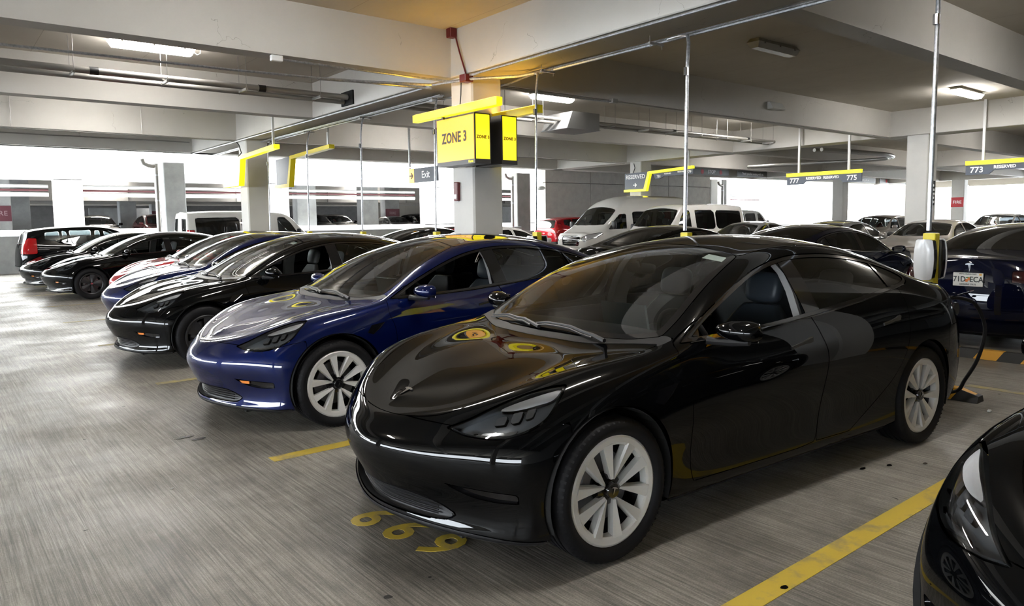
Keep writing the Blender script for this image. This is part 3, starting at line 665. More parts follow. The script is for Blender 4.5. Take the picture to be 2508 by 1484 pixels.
def wheel_meshes(style):
    D = {}
    D['tyre'] = (tyre_mesh(rim=.252 if style == 'silver' else .232), None)
    m = MB(); ro = .257 if style == 'silver' else .238
    # barrel
    b = MB(); b.lathe([(ro-.004, -.085), (ro-.018, -.07), (ro-.03, .09), (ro-.004, .10)], 40, 'y'); D['rim_barrel'] = (b.mesh('rim_barrel', M['dark_alloy'], angle=40), None)
    d = MB(); d.lathe([(.02, -.012), (.165, -.012), (.165, .012), (.02, .012)], 32, 'y'); d.lathe([(.01, -.03), (.07, -.03), (.075, -.012)], 20, 'y')
    d.box(-.165, -.10, -.05, .04, -.06, .08, .01); D['brake_disc'] = (d.mesh('brake_disc', M['disc'], angle=40), None)
    v = MB(); v.lathe([(.0, .05), (ro-.03, .05)], 32, 'y'); D['wheel_shade_disc'] = (v.mesh('wheel_shade_disc', M['void']), None)  # near-black disc stands in for the darkness behind the spokes
    if style == 'silver':
        m.lathe([(ro, -.088), (ro-.002, -.099), (ro-.012, -.104), (.222, -.100), (.211, -.094), (.205, -.060), (ro-.01, -.06)], 60, 'y')
        def pt(r, a, y): return (r*math.cos(a), y, r*math.sin(a))
        for k in range(5):
            base = PI/2+k*2*PI/5+.12
            for sg in (-1, 1):
                A_, B_ = Vector(pt(.050, base+sg*.10, -.084)), Vector(pt(.220, base+sg*.318, -.100)); d_ = (B_-A_); dn = Vector((d_.x, 0, d_.z)).normalized(); t = Vector((-dn.z, 0, dn.x))*sg
                sec = []
                for f_, w in ((0, .012), (.30, .026), (.65, .043), (1.0, .061)):
                    c = A_+d_*f_
                    sec.append([c-t*w*.42+Vector((0, .008, 0)), c-t*w*.30-Vector((0, .005, 0)), c+t*w*.58+Vector((0, .002, 0)), c+t*w*.50+Vector((0, .040, 0)), c-t*w*.40+Vector((0, .042, 0))])
                vs = [q for s_ in sec for q in s_]; n = 5
                fs = [(i*n+j, i*n+(j+1) % n, (i+1)*n+(j+1) % n, (i+1)*n+j) for i in range(3) for j in range(n)]+[tuple(range(5))[::-1], tuple(15+j for j in range(5))]
                m.add(vs, fs)
        D['wheel_spokes'] = (m.mesh('wheel_spokes', M['alloy'], angle=16), None)
        h = MB(); h.lathe([(0, -.098), (.032, -.098), (.037, -.093), (.039, -.07), (.070, -.066), (.075, -.03)], 24, 'y')
        D['hub_cap'] = (h.mesh('hub_cap', M['gloss_black'], angle=40), None)
    else:
        m.lathe([(ro, -.088), (ro-.003, -.098), (ro-.014, -.102), (.205, -.092), (.20, -.075)], 48, 'y')
        def pt(r, a, y): return (r*math.cos(a), y, r*math.sin(a))
        for k in range(5):
            base = PI/2+k*2*PI/5; n = 6
            for (r0, r1, w0, w1) in ((.03, .212, .50, .42),):
                vs = []
                for i in range(4):
                    r = r0+(r1-r0)*i/3; w = w0+(w1-w0)*i/3
                    if i == 0: w = .60
                    for j in range(n+1):
                        a = base-w+2*w*j/n; vs.append(pt(r, a, -.098+.014*abs(j-n/2)/(n/2)+.006*i/3))
                fs = [(i*(n+1)+j, i*(n+1)+j+1, (i+1)*(n+1)+j+1, (i+1)*(n+1)+j) for i in range(3) for j in range(n)]
                m.add(vs, fs); m.add([(x, y+.02, z) for x, y, z in vs], fs)
                for side in (0, n):
                    for i in range(3):
                        a_, b_ = vs[i*(n+1)+side], vs[(i+1)*(n+1)+side]; m.add([a_, b_, (b_[0], b_[1]+.02, b_[2]), (a_[0], a_[1]+.02, a_[2])], [(0, 1, 2, 3)])
        D['wheel_cover'] = (m.mesh('wheel_cover', M['dark_alloy'], angle=30), None)
        h = MB(); h.lathe([(0, -.106), (.028, -.106), (.034, -.100), (.036, -.08)], 24, 'y'); D['hub_cap'] = (h.mesh('hub_cap', M['gloss_black'], angle=40), None)
    lg = MB(); logo_T(lg, lambda a, b, c: (a, -.1005-c-(.007 if style != 'silver' else 0), b), .034, .0012)
    D['wheel_emblem'] = (lg.mesh('wheel_emblem', M['chrome']), 'hub_cap')
    return D
def add_wheel(root, D, x, ysign, y=.79, R=.334, spin=0.0, scale=1.0):
    w = empty('wheel'); w.parent = root; w.location = (x, ysign*y, R*scale); w.rotation_euler = (0, spin, 0 if ysign < 0 else PI)
    w.scale = (scale,)*3
    for n, (me, par) in D.items():
        o = link(n, me, w)
        if n == 'wheel_emblem' and ysign < 0 and spin: pass
    return w
def seat_meshes(m1):
    b = MB(); blob(b, (-.02, 0, .30), (.52, .50, .17), .42, 20, 10, rot=-.12); blob(b, (-.05, -.215, .335), (.44, .10, .13), .6, 14, 8, rot=-.12); blob(b, (-.05, .215, .335), (.44, .10, .13), .6, 14, 8, rot=-.12)
    k = MB()
    # shaped back: lofted rounded slab, wide at the shoulders
    secs = []
    for i in range(9):
        t = i/8; z = .32+.56*t; x = .24+.20*t; w = (.46, .49, .51, .52, .52, .50, .46, .38, .26)[i]; d = (.14, .15, .15, .14, .13, .12, .11, .09, .06)[i]
        ring = []
        for j in range(20):
            a = 2*PI*j/20; ca, sa = math.cos(a), math.sin(a); y = w/2*math.copysign(abs(sa)**.55, sa); dx = d/2*math.copysign(abs(ca)**.7, ca)
            if ca < 0: dx -= .045*max(0, abs(y)/(w/2)-.62)/.38*(1-t*.6)       # side bolsters towards the sitter
            ring.append((x+dx, y, z))
        secs.append(ring)
    k.add([p for s_ in secs for p in s_], [(i*20+j, i*20+(j+1) % 20, (i+1)*20+(j+1) % 20, (i+1)*20+j) for i in range(8) for j in range(20)]+[tuple(range(20)), tuple(160+j for j in range(20))])
    c = MB()
    for y in (-.1, .1): pass
    blob(c, (.275, 0, .56), (.10, .27, .26), .5, 16, 8, rot=.34)
    h = MB(); blob(h, (.455, 0, .985), (.11, .25, .20), .55, 20, 10, rot=.22)
    return {'seat_cushion': b.mesh('seat_cushion', m1, smooth=True, angle=60), 'backrest': k.mesh('backrest', m1, angle=60), 'back_insert': c.mesh('back_insert', m1, angle=60), 'headrest': h.mesh('headrest', m1, angle=60)}
def on_sheet(net_sheet, x, z, side=1):
    """outermost surface y at side position (x,z)"""
    d = (net_sheet.P[:, 0]-x)**2+(net_sheet.P[:, 2]-z)**2+np.where(net_sheet.P[:, 1] > .5, 0, 9)
    return net_sheet.P[int(np.argmin(d))]
def top_of(sheet, x, y):
    d = (sheet.P[:, 0]-x)**2+(sheet.P[:, 1]-y)**2+np.where(sheet.P[:, 2] > .55, 0, 9); i = int(np.argmin(d)); return sheet.P[i], sheet.N[i]

SEDAN = {}
def make_sedan(name, label, cat, paint_m, wheel='silver', seat='seat', detail=True, group=None, stripe=None, marker=True):
    """electric four-door sedan, origin under the nose centre, x towards the tail"""
    if not SEDAN:
        parts, net = sedan_meshes(); SEDAN['parts'] = parts; SEDAN['sheet'] = Sheet(net, 8, 8)
        SEDAN['wheels'] = {k: wheel_meshes(k) for k in ('silver', 'dark')}
        SEDAN['seats'] = {'seat': seat_meshes(M['seat']), 'seat_white': seat_meshes(M['seat_white'])}
        E_ = SEDAN['extra'] = {}; sh = SEDAN['sheet']
        for sg, nm in ((-1, 'a'), (1, 'b')):
            mr = MB(); secs = []
            prof = [(0.0, .050, .060), (.03, .085, .085), (.09, .105, .115), (.16, .105, .120), (.205, .080, .100), (.22, .045, .06)]
            for dy, w_, hh in prof:
                ring = []
                for j in range(16):
                    a = 2*PI*j/16; ca, sa = math.cos(a), math.sin(a)
                    zz = sa*hh/2 if sa > 0 else sa*hh/2*.75
                    ring.append((1.555+w_/2*math.copysign(abs(ca)**.7, ca)*(1.5 if ca < 0 else .6)+dy*.10, sg*(.905+dy), .99+zz+.01))
                secs.append(ring)
            mr.add([p for s_ in secs for p in s_], [(i*16+j, i*16+(j+1) % 16, (i+1)*16+(j+1) % 16, (i+1)*16+j) for i in range(5) for j in range(16)]+[tuple(range(16)), tuple(80+j for j in range(16))])
            E_['mirror_shell'+nm] = mr.mesh('mirror_shell', None, angle=50)
            ar = MB(); ar.tube([(1.50, sg*.865, .948), (1.52, sg*.90, .944), (1.545, sg*.98, .947), (1.55, sg*1.08, .955)], [.022, .018, .02, .014], 8); E_['mirror_arm'+nm] = ar.mesh('mirror_arm', M['black_plastic'], smooth=True)
            mg = MB(); mg.box(1.600, 1.606, *(sorted((sg*.955, sg*1.095))), .95, 1.04, .004); E_['mirror_glass'+nm] = mg.mesh('mirror_glass', M['chrome'])
            for hn, x0, z0, z1 in (('front', 2.175, .835, .862), ('rear', 3.165, .875, .900)):
                hb = MB(); pp = []
                for k in range(7):
                    x = x0+.205*k/6; z = z0+(z1-z0)*k/6; y = on_sheet(sh, x, z)[1]; hgt = .010 if k < 5 else .017
                    pp.append((x, y, z, hgt))
                vs = []; 
                for x, y, z, hg in pp: vs += [(x, sg*(y-.004), z-hg), (x, sg*(y+.006), z-hg*.8), (x, sg*(y+.006), z+hg*.8), (x, sg*(y-.004), z+hg)]
                hb.add(vs, [(i*4+j, i*4+(j+1) % 4, (i+1)*4+(j+1) % 4, (i+1)*4+j) for i in range(6) for j in range(4)]+[(0, 1, 2, 3), (24, 25, 26, 27)])
                E_['handle_'+hn+nm] = hb.mesh('door_handle', M['handle_dark'], angle=40)
            fv = MB(); q = [(1.085, .705), (1.125, .760), (1.245, .775), (1.20, .735), (1.13, .690)]
            f0 = lambda a, b: (a, sg*(on_sheet(sh, a, b)[1]-.006), b); f1 = lambda a, b: (a, sg*(on_sheet(sh, a, b)[1]+.008), b)
            fv.prism(q, f0, f1); E_['wing_vent'+nm] = fv.mesh('wing_vent', M['gloss_black'])
            am = MB(); z_ = .378; 
            vs = []
            for k in range(5):
                ang = k/4; x = .255+.07*ang; y = .585+.06*ang
                p, n_ = sh.P, sh.N
                d = (p[:, 1]-(.54+.075*k/4))**2+(p[:, 2]-.388)**2+np.where(p[:, 0] < .6, 0, 9); i = int(np.argmin(d)); c = Vector(p[i]); nn = Vector(n_[i])
                for dz, o_ in ((-.010, .0), (-.010, .006), (.010, .006), (.010, .0)):
                    v_ = c+nn*(o_-.008)+Vector((0, 0, dz)); vs.append((v_.x, sg*v_.y, .388+dz))
            am.add(vs, [(i*4+j, i*4+(j+1) % 4, (i+1)*4+(j+1) % 4, (i+1)*4+j) for i in range(4) for j in range(4)]+[(0, 1, 2, 3), (16, 17, 18, 19)])
            E_['side_marker'+nm] = am.mesh('side_marker', M['lamp_amber'])
        for cx, rr in ((.842, .372), (3.717, .368)):
            for sg in (-1, 1):
                wl = MB(); n = 24; vs = []
                for k in range(n+1):
                    a = -.35+(PI+.7)*k/n; vs += [(cx+rr*math.cos(a), sg*.895, .345+rr*math.sin(a)), (cx+rr*math.cos(a), sg*.55, .345+rr*math.sin(a))]
                wl.add(vs, [(2*k, 2*k+1, 2*k+3, 2*k+2) for k in range(n)])
                wl.add([(cx-.36, sg*.55, .14), (cx+.36, sg*.55, .14), (cx+.36, sg*.55, .71), (cx-.36, sg*.55, .71)], [(0, 1, 2, 3)])
                E_['wheel_liner%d%d' % (cx > 2, sg > 0)] = wl.mesh('wheel_liner', M['void'])
        un = MB(); un.box(.25, 4.45, -.54, .54, .15, .24); un.box(1.26, 3.30, -.84, .84, .17, .27); E_['underbody'] = un.mesh('underbody', M['void'])
        fl = MB(); fl.box(1.30, 3.25, -.84, .84, .275, .30); fl.box(1.40, 3.3, -.12, .12, .30, .55, .03)
        for sg in (-1, 1):
            y0, y1 = sorted((sg*.80, sg*.86)); fl.box(1.45, 2.40, y0, y1, .30, .925, .02); fl.box(2.54, 3.35, y0, y1, .30, .98, .02)
        fl.box(1.30, 1.45, -.84, .84, .3, .86); E_['cabin_floor'] = fl.mesh('cabin_floor', M['interior'])
        rb = MB(); blob(rb, (3.05, 0, .47), (.52, 1.24, .20), .4, 24, 8, -.1); blob(rb, (3.42, 0, .78), (.18, 1.22, .62), .35, 24, 10, .42); E_['rear_bench'] = rb.mesh('rear_bench', M['seat'], angle=60)
        pc = MB(); pc.hexa([(3.55, -.72, .95), (4.1, -.66, 1.02), (4.1, .66, 1.02), (3.55, .72, .95), (3.55, -.70, 1.00), (4.1, -.62, 1.04), (4.1, .62, 1.04), (3.55, .70, 1.00)]); E_['parcel_shelf'] = pc.mesh('parcel_shelf', M['interior'])
        for y in (-.34, .34):
            hr = MB(); blob(hr, (3.56, y, 1.10), (.10, .24, .15), .55, 16, 8, .3); E_['rear_headrest%d' % (y > 0)] = hr.mesh('rear_headrest', M['seat'], angle=60)
        ds = MB(); secs = []
        for (x, z, w_) in ((1.20, .900, .66), (1.32, .925, .72), (1.50, .935, .78), (1.68, .915, .80), (1.74, .88, .80), (1.70, .80, .80), (1.62, .70, .80), (1.45, .55, .80)):
            secs.append([(x+.06*(1-abs(t)) - .05*(t*t), w_*t, z) for t in (-1, -.75, -.5, -.25, 0, .25, .5, .75, 1)])
        ds.add([p for s_ in secs for p in s_], [(i*9+j, i*9+j+1, (i+1)*9+j+1, (i+1)*9+j) for i in range(7) for j in range(8)]); E_['dashboard'] = ds.mesh('dashboard', M['interior'], angle=50)
        dt = MB(); dt.add([(1.735+.0, -.74, .845), (1.775, 0, .848), (1.735, .74, .845), (1.745, .74, .872), (1.785, 0, .875), (1.745, -.74, .872)], [(0, 1, 4, 5), (1, 2, 3, 4)]); E_['dash_strip'] = dt.mesh('dash_strip', M['trim_light'])
        sc_ = MB(); sc_.hexa([(1.80, -.19, .84), (1.82, -.19, .84), (1.82, .19, .84), (1.80, .19, .84), (1.76, -.19, 1.045), (1.775, -.19, 1.045), (1.775, .19, 1.045), (1.76, .19, 1.045)]); E_['touch_screen'] = sc_.mesh('touch_screen', M['screen'])
        sw = MB(); pts = []
        for k in range(25):
            a = 2*PI*k/24; pts.append((1.90-.075*math.sin(a), -.37+.18*math.cos(a), .86+.165*math.sin(a)))
        sw.tube(pts, .015, 8, False); blob(sw, (1.885, -.37, .86), (.05, .15, .11), .6, 12, 8, -.4)
        for a in (0, PI, -PI/2): sw.tube([(1.89, -.37, .86), (1.90-.075*math.sin(a), -.37+.17*math.cos(a), .86+.16*math.sin(a))], .014, 6)
        sw.tube([(1.885, -.37, .86), (1.70, -.37, .80)], .03, 8); E_['steering_wheel'] = sw.mesh('steering_wheel', M['interior'], angle=50)
        rm = MB(); blob(rm, (1.93, 0, 1.25), (.03, .24, .065), .5, 16, 8, .2); rm.tube([(1.90, 0, 1.30), (1.92, 0, 1.26)], .012, 6); E_['rear_view_mirror'] = rm.mesh('rear_view_mirror', M['interior'], angle=50)
        for sg, nm in ((-1, 'a'), (1, 'b')):
            bp = MB(); vs = []
            for z, y, x in ((.30, .80, 2.47), (.75, .815, 2.47), (.98, .80, 2.47), (1.12, .745, 2.475), (1.22, .685, 2.48), (1.30, .60, 2.48)):
                vs += [(x-.072, sg*(y+.005), z), (x-.060, sg*(y-.05), z), (x+.06, sg*(y-.07), z)]
            bp.add(vs, [(i*3+j, i*3+j+1, (i+1)*3+j+1, (i+1)*3+j) for i in range(5) for j in range(2)]); E_['inner_pillar'+nm] = bp.mesh('inner_pillar', M['trim_light'], angle=60)
        ga, gn = top_of(sh, .265, 0); em = MB()
        rt_ = Vector((0, -1, 0)); up_ = Vector((math.cos(.42), 0, math.sin(.42)))      # emblem lies on the bonnet
        tx = Vector((-gn[2], 0, gn[0])); tx = tx if tx.x > 0 else -tx; gnv = Vector(gn)
        logo_T(em, lambda a, b, c: tuple(Vector(ga)+rt_*a+tx*b+gnv*(.002+c)), .068, .003); E_['bonnet_emblem'] = em.mesh('bonnet_emblem', M['chrome'])
        e2 = MB(); d = np.abs(sh.P[:, 2]-.965)+np.abs(sh.P[:, 1])*3+np.where(sh.P[:, 0] > 4, 0, 9); i = int(np.argmin(d)); pr_ = Vector(sh.P[i])
        logo_T(e2, lambda a, b, c: (pr_.x+.004+c+b*.0, a, pr_.z+b), .09, .004); E_['boot_emblem'] = e2.mesh('boot_emblem', M['chrome'])
        wp = MB()
        for (a, b_) in (((1.13, -.52), (1.06+.10, .08)), ((1.13, .02), (1.20, .58))):
            pts = []
            for k in range(7):
                t = k/6; x = a[0]+(b_[0]-a[0])*t+.02*math.sin(PI*t); y = a[1]+(b_[1]-a[1])*t; p, n_ = top_of(sh, x, abs(y)); pts.append((x, y, p[2]+.022))
            wp.tube(pts, [.012, .010, .009, .008, .006, .006, .005], 6); wp.tube([(p_[0]-.012, p_[1], p_[2]-.012) for p_ in pts[1:]], .006, 5)
        E_['wiper'] = wp.mesh('wiper', M['black_plastic'], smooth=True)
        sk = MB(); q = []
        for (x, y) in ((2.02, -.545), (2.02, -.40), (2.085, -.40), (2.085, -.53)):
            p, n_ = top_of(sh, x, abs(y)); q.append((x, y, p[2]-.006))
        sk.add(q, [(0, 1, 2, 3)]); E_['windscreen_sticker'] = sk.mesh('windscreen_sticker', M['paper'])
        for sg in (-1, 1):
            tr = MB(); pts = []
            for x, z in ((1.40, .945), (1.8, .955), (2.2, .972), (2.6, .998), (3.0, 1.034), (3.4, 1.072), (3.62, 1.095)):
                y = on_sheet(sh, x, z)[1]; pts.append((x, sg*(y+.001), z-.004))
            tr.tube(pts, .006, 6)
            E_['window_ledge_strip%d' % (sg > 0)] = tr.mesh('window_ledge_strip', M['gloss_black'], smooth=True)
        gr = MB()
        for k in range(6):
            z = .232+.016*k; pts = []
            for j in range(9):
                y = -.40+.8*j/8; d = np.abs(sh.P[:, 2]-z)+np.abs(sh.P[:, 1]-abs(y))+np.where(sh.P[:, 0] < .5, 0, 9); i = int(np.argmin(d)); pts.append((sh.P[i][0]+.03, y, z))
            gr.tube(pts, .0035, 5)
        E_['grille_slats'] = gr.mesh('grille_slat', M['dark_alloy'], smooth=True)
    S = SEDAN; root = empty(name, label=label, cat=cat, group=group)
    def setm(o, m):
        for sl in o.material_slots: sl.link = 'OBJECT'; sl.material = m
    for n, ms in S['parts'].items():
        for k, me in enumerate(ms):
            if me is None: continue
            if n == 'front_side_window': continue
            if n == 'far_side_window' and 'open_window' not in str(stripe): n2 = 'front_side_window'
            nn = {'far_side_window': 'front_side_window'}.get(n, n)
            # y>0 copy is the passenger side, y<0 the driver side whose front window is wound down
            if n == 'far_side_window':
                me = S['parts']['front_side_window'][0]
            o = link(nn, me, root)
            if me.materials[0] is None: setm(o, paint_m)
    E_ = S['extra']
    for n, me in E_.items():
        base = n.rstrip('ab') if n[-1] in 'ab' and n[:-1] in ('mirror_shell', 'mirror_arm', 'mirror_glass', 'handle_front', 'handle_rear', 'wing_vent', 'side_marker', 'inner_pillar') else n
        base = {'handle_front': 'door_handle', 'handle_rear': 'door_handle', 'rear_headrest0': 'rear_headrest', 'rear_headrest1': 'rear_headrest', 'grille_slats': 'grille_slat'}.get(base, base)
        if base[-1].isdigit(): base = base.rstrip('0123456789')
        if base == 'side_marker' and not marker: continue
        if not (not detail and base in ('wiper', 'side_marker', 'grille_slat', 'rear_view_mirror', 'touch_screen', 'dash_strip')):
            o = link(base, me, root)
            if base == 'grille_slat': o['kind'] = 'stuff'
            if me.materials and me.materials[0] is None: setm(o, paint_m)
    for y in (-.37, .37):
        st = empty('front_seat'); st.parent = root; st.location = (2.22, y, .12)
        for n, me in S['seats'][seat].items(): link(n, me, st)
    for x in (.842, 3.717):
        for sg in (-1, 1): add_wheel(root, S['wheels'][wheel], x, sg, spin=.3 if x < 1 else .9)
    return root
# ------------------------------------------------------------------ other vehicles: same surface method, simpler tables
def auto_net(st, x0, x1, w, zlow=.22, nose=.18, tailr=.12, zmid=.62):
    """st rows: x, z centre, y rail, z rail, y belt, z belt, y shoulder, z shoulder"""
    st = np.array(st, float); rows = []
    def row(r, yf, x=None, ins=None, side=None):
        X, zc, yr, zr, yb, zb, ys, zs = r
        P = [(0, zc), (yr*.42, zc-(zc-zr)*.16), (yr*.78, zc-(zc-zr)*.52), (yr, zr), ((yr+yb)/2+.01, (zr+zb)/2+.005), (yb, zb), (ys, zs), (min(ys+.012, w), zmid), (ys, zmid*.66), (ys-.02, zlow+.06), (ys-.05, zlow), (ys-.14, zlow-.02)]
        o = []
        for k, (y, z) in enumerate(P):
            xx = X if x is None else x+side*ins[k]
            o.append((xx, y*yf, z))
        return o
    insf = [nose*1.1, nose*.95, nose*.75, nose*.5, nose*.3, nose*.16, .03, 0, 0, .02, .06, .16]
    insr = [tailr*1.0, tailr*.9, tailr*.75, tailr*.6, tailr*.45, tailr*.3, .03, 0, 0, .02, .08, .2]
    for yf, dx in ((0, 0), (.35, .012), (.68, .05), (.90, .13)): rows.append(row(st[0], yf, x0+dx, insf, 1))
    for r in st: rows.append(row(r, 1))
    for yf, dx in ((.92, .09), (.70, .035), (.36, .01), (0, 0)): rows.append(row(st[-1], yf, x1-dx, insr, -1))
    N = np.array(rows); N[:, 0, 1] = 0; return N
def auto_parts(spec):
    net = fit_net(auto_net(spec['st'], 0, spec['len'], spec['w']/2, spec.get('zlow', .24), spec.get('nose', .18), spec.get('tail', .12), spec.get('zmid', .62)), 1, 1)
    s = Sheet(net, 6, 5); out = []; S2 = Sheet(net, 4, 4)
    put = lambda n, sh, m, mi, **k: out.append((n, sheet_mesh(n, sh, m, mi, **k)))
    for (cx, cz, r) in spec['arch']: s = s.clip(-np.maximum(np.hypot(s.P[:, 0]-cx, s.P[:, 2]-cz)-r, .4-s.P[:, 1]))
    for nm, pts, mt in spec['side']:
        w, s = s.cut(fld(poly_sdf(smooth_poly(pts, 3, tuple(range(len(pts))))), 'xz', lambda q: .45-q.P[:, 1]), .008)
        fr = w
        for m in ('none', 'other'): put(nm, w, M[mt], m, lift=-.004, depth=.008)
    for nm, ax, pts, mt, cond, mi, lift in spec['cuts']:
        w, s = s.cut(fld(poly_sdf(smooth_poly(pts, 3, tuple(range(len(pts))))), ax, cond), .006)
        for m in (('both',) if mi == 'both' else ('none', 'other')): put(nm, w, M[mt], m, lift=lift, depth=.012)
    put('body_shell', s, None, 'both', depth=.02); return out, S2
AUTO = {}
def lt(v): return lambda q: q.P[:, 0]-v
def gt(v): return lambda q: v-q.P[:, 0]
def zgt(v): return lambda q: v-q.P[:, 2]
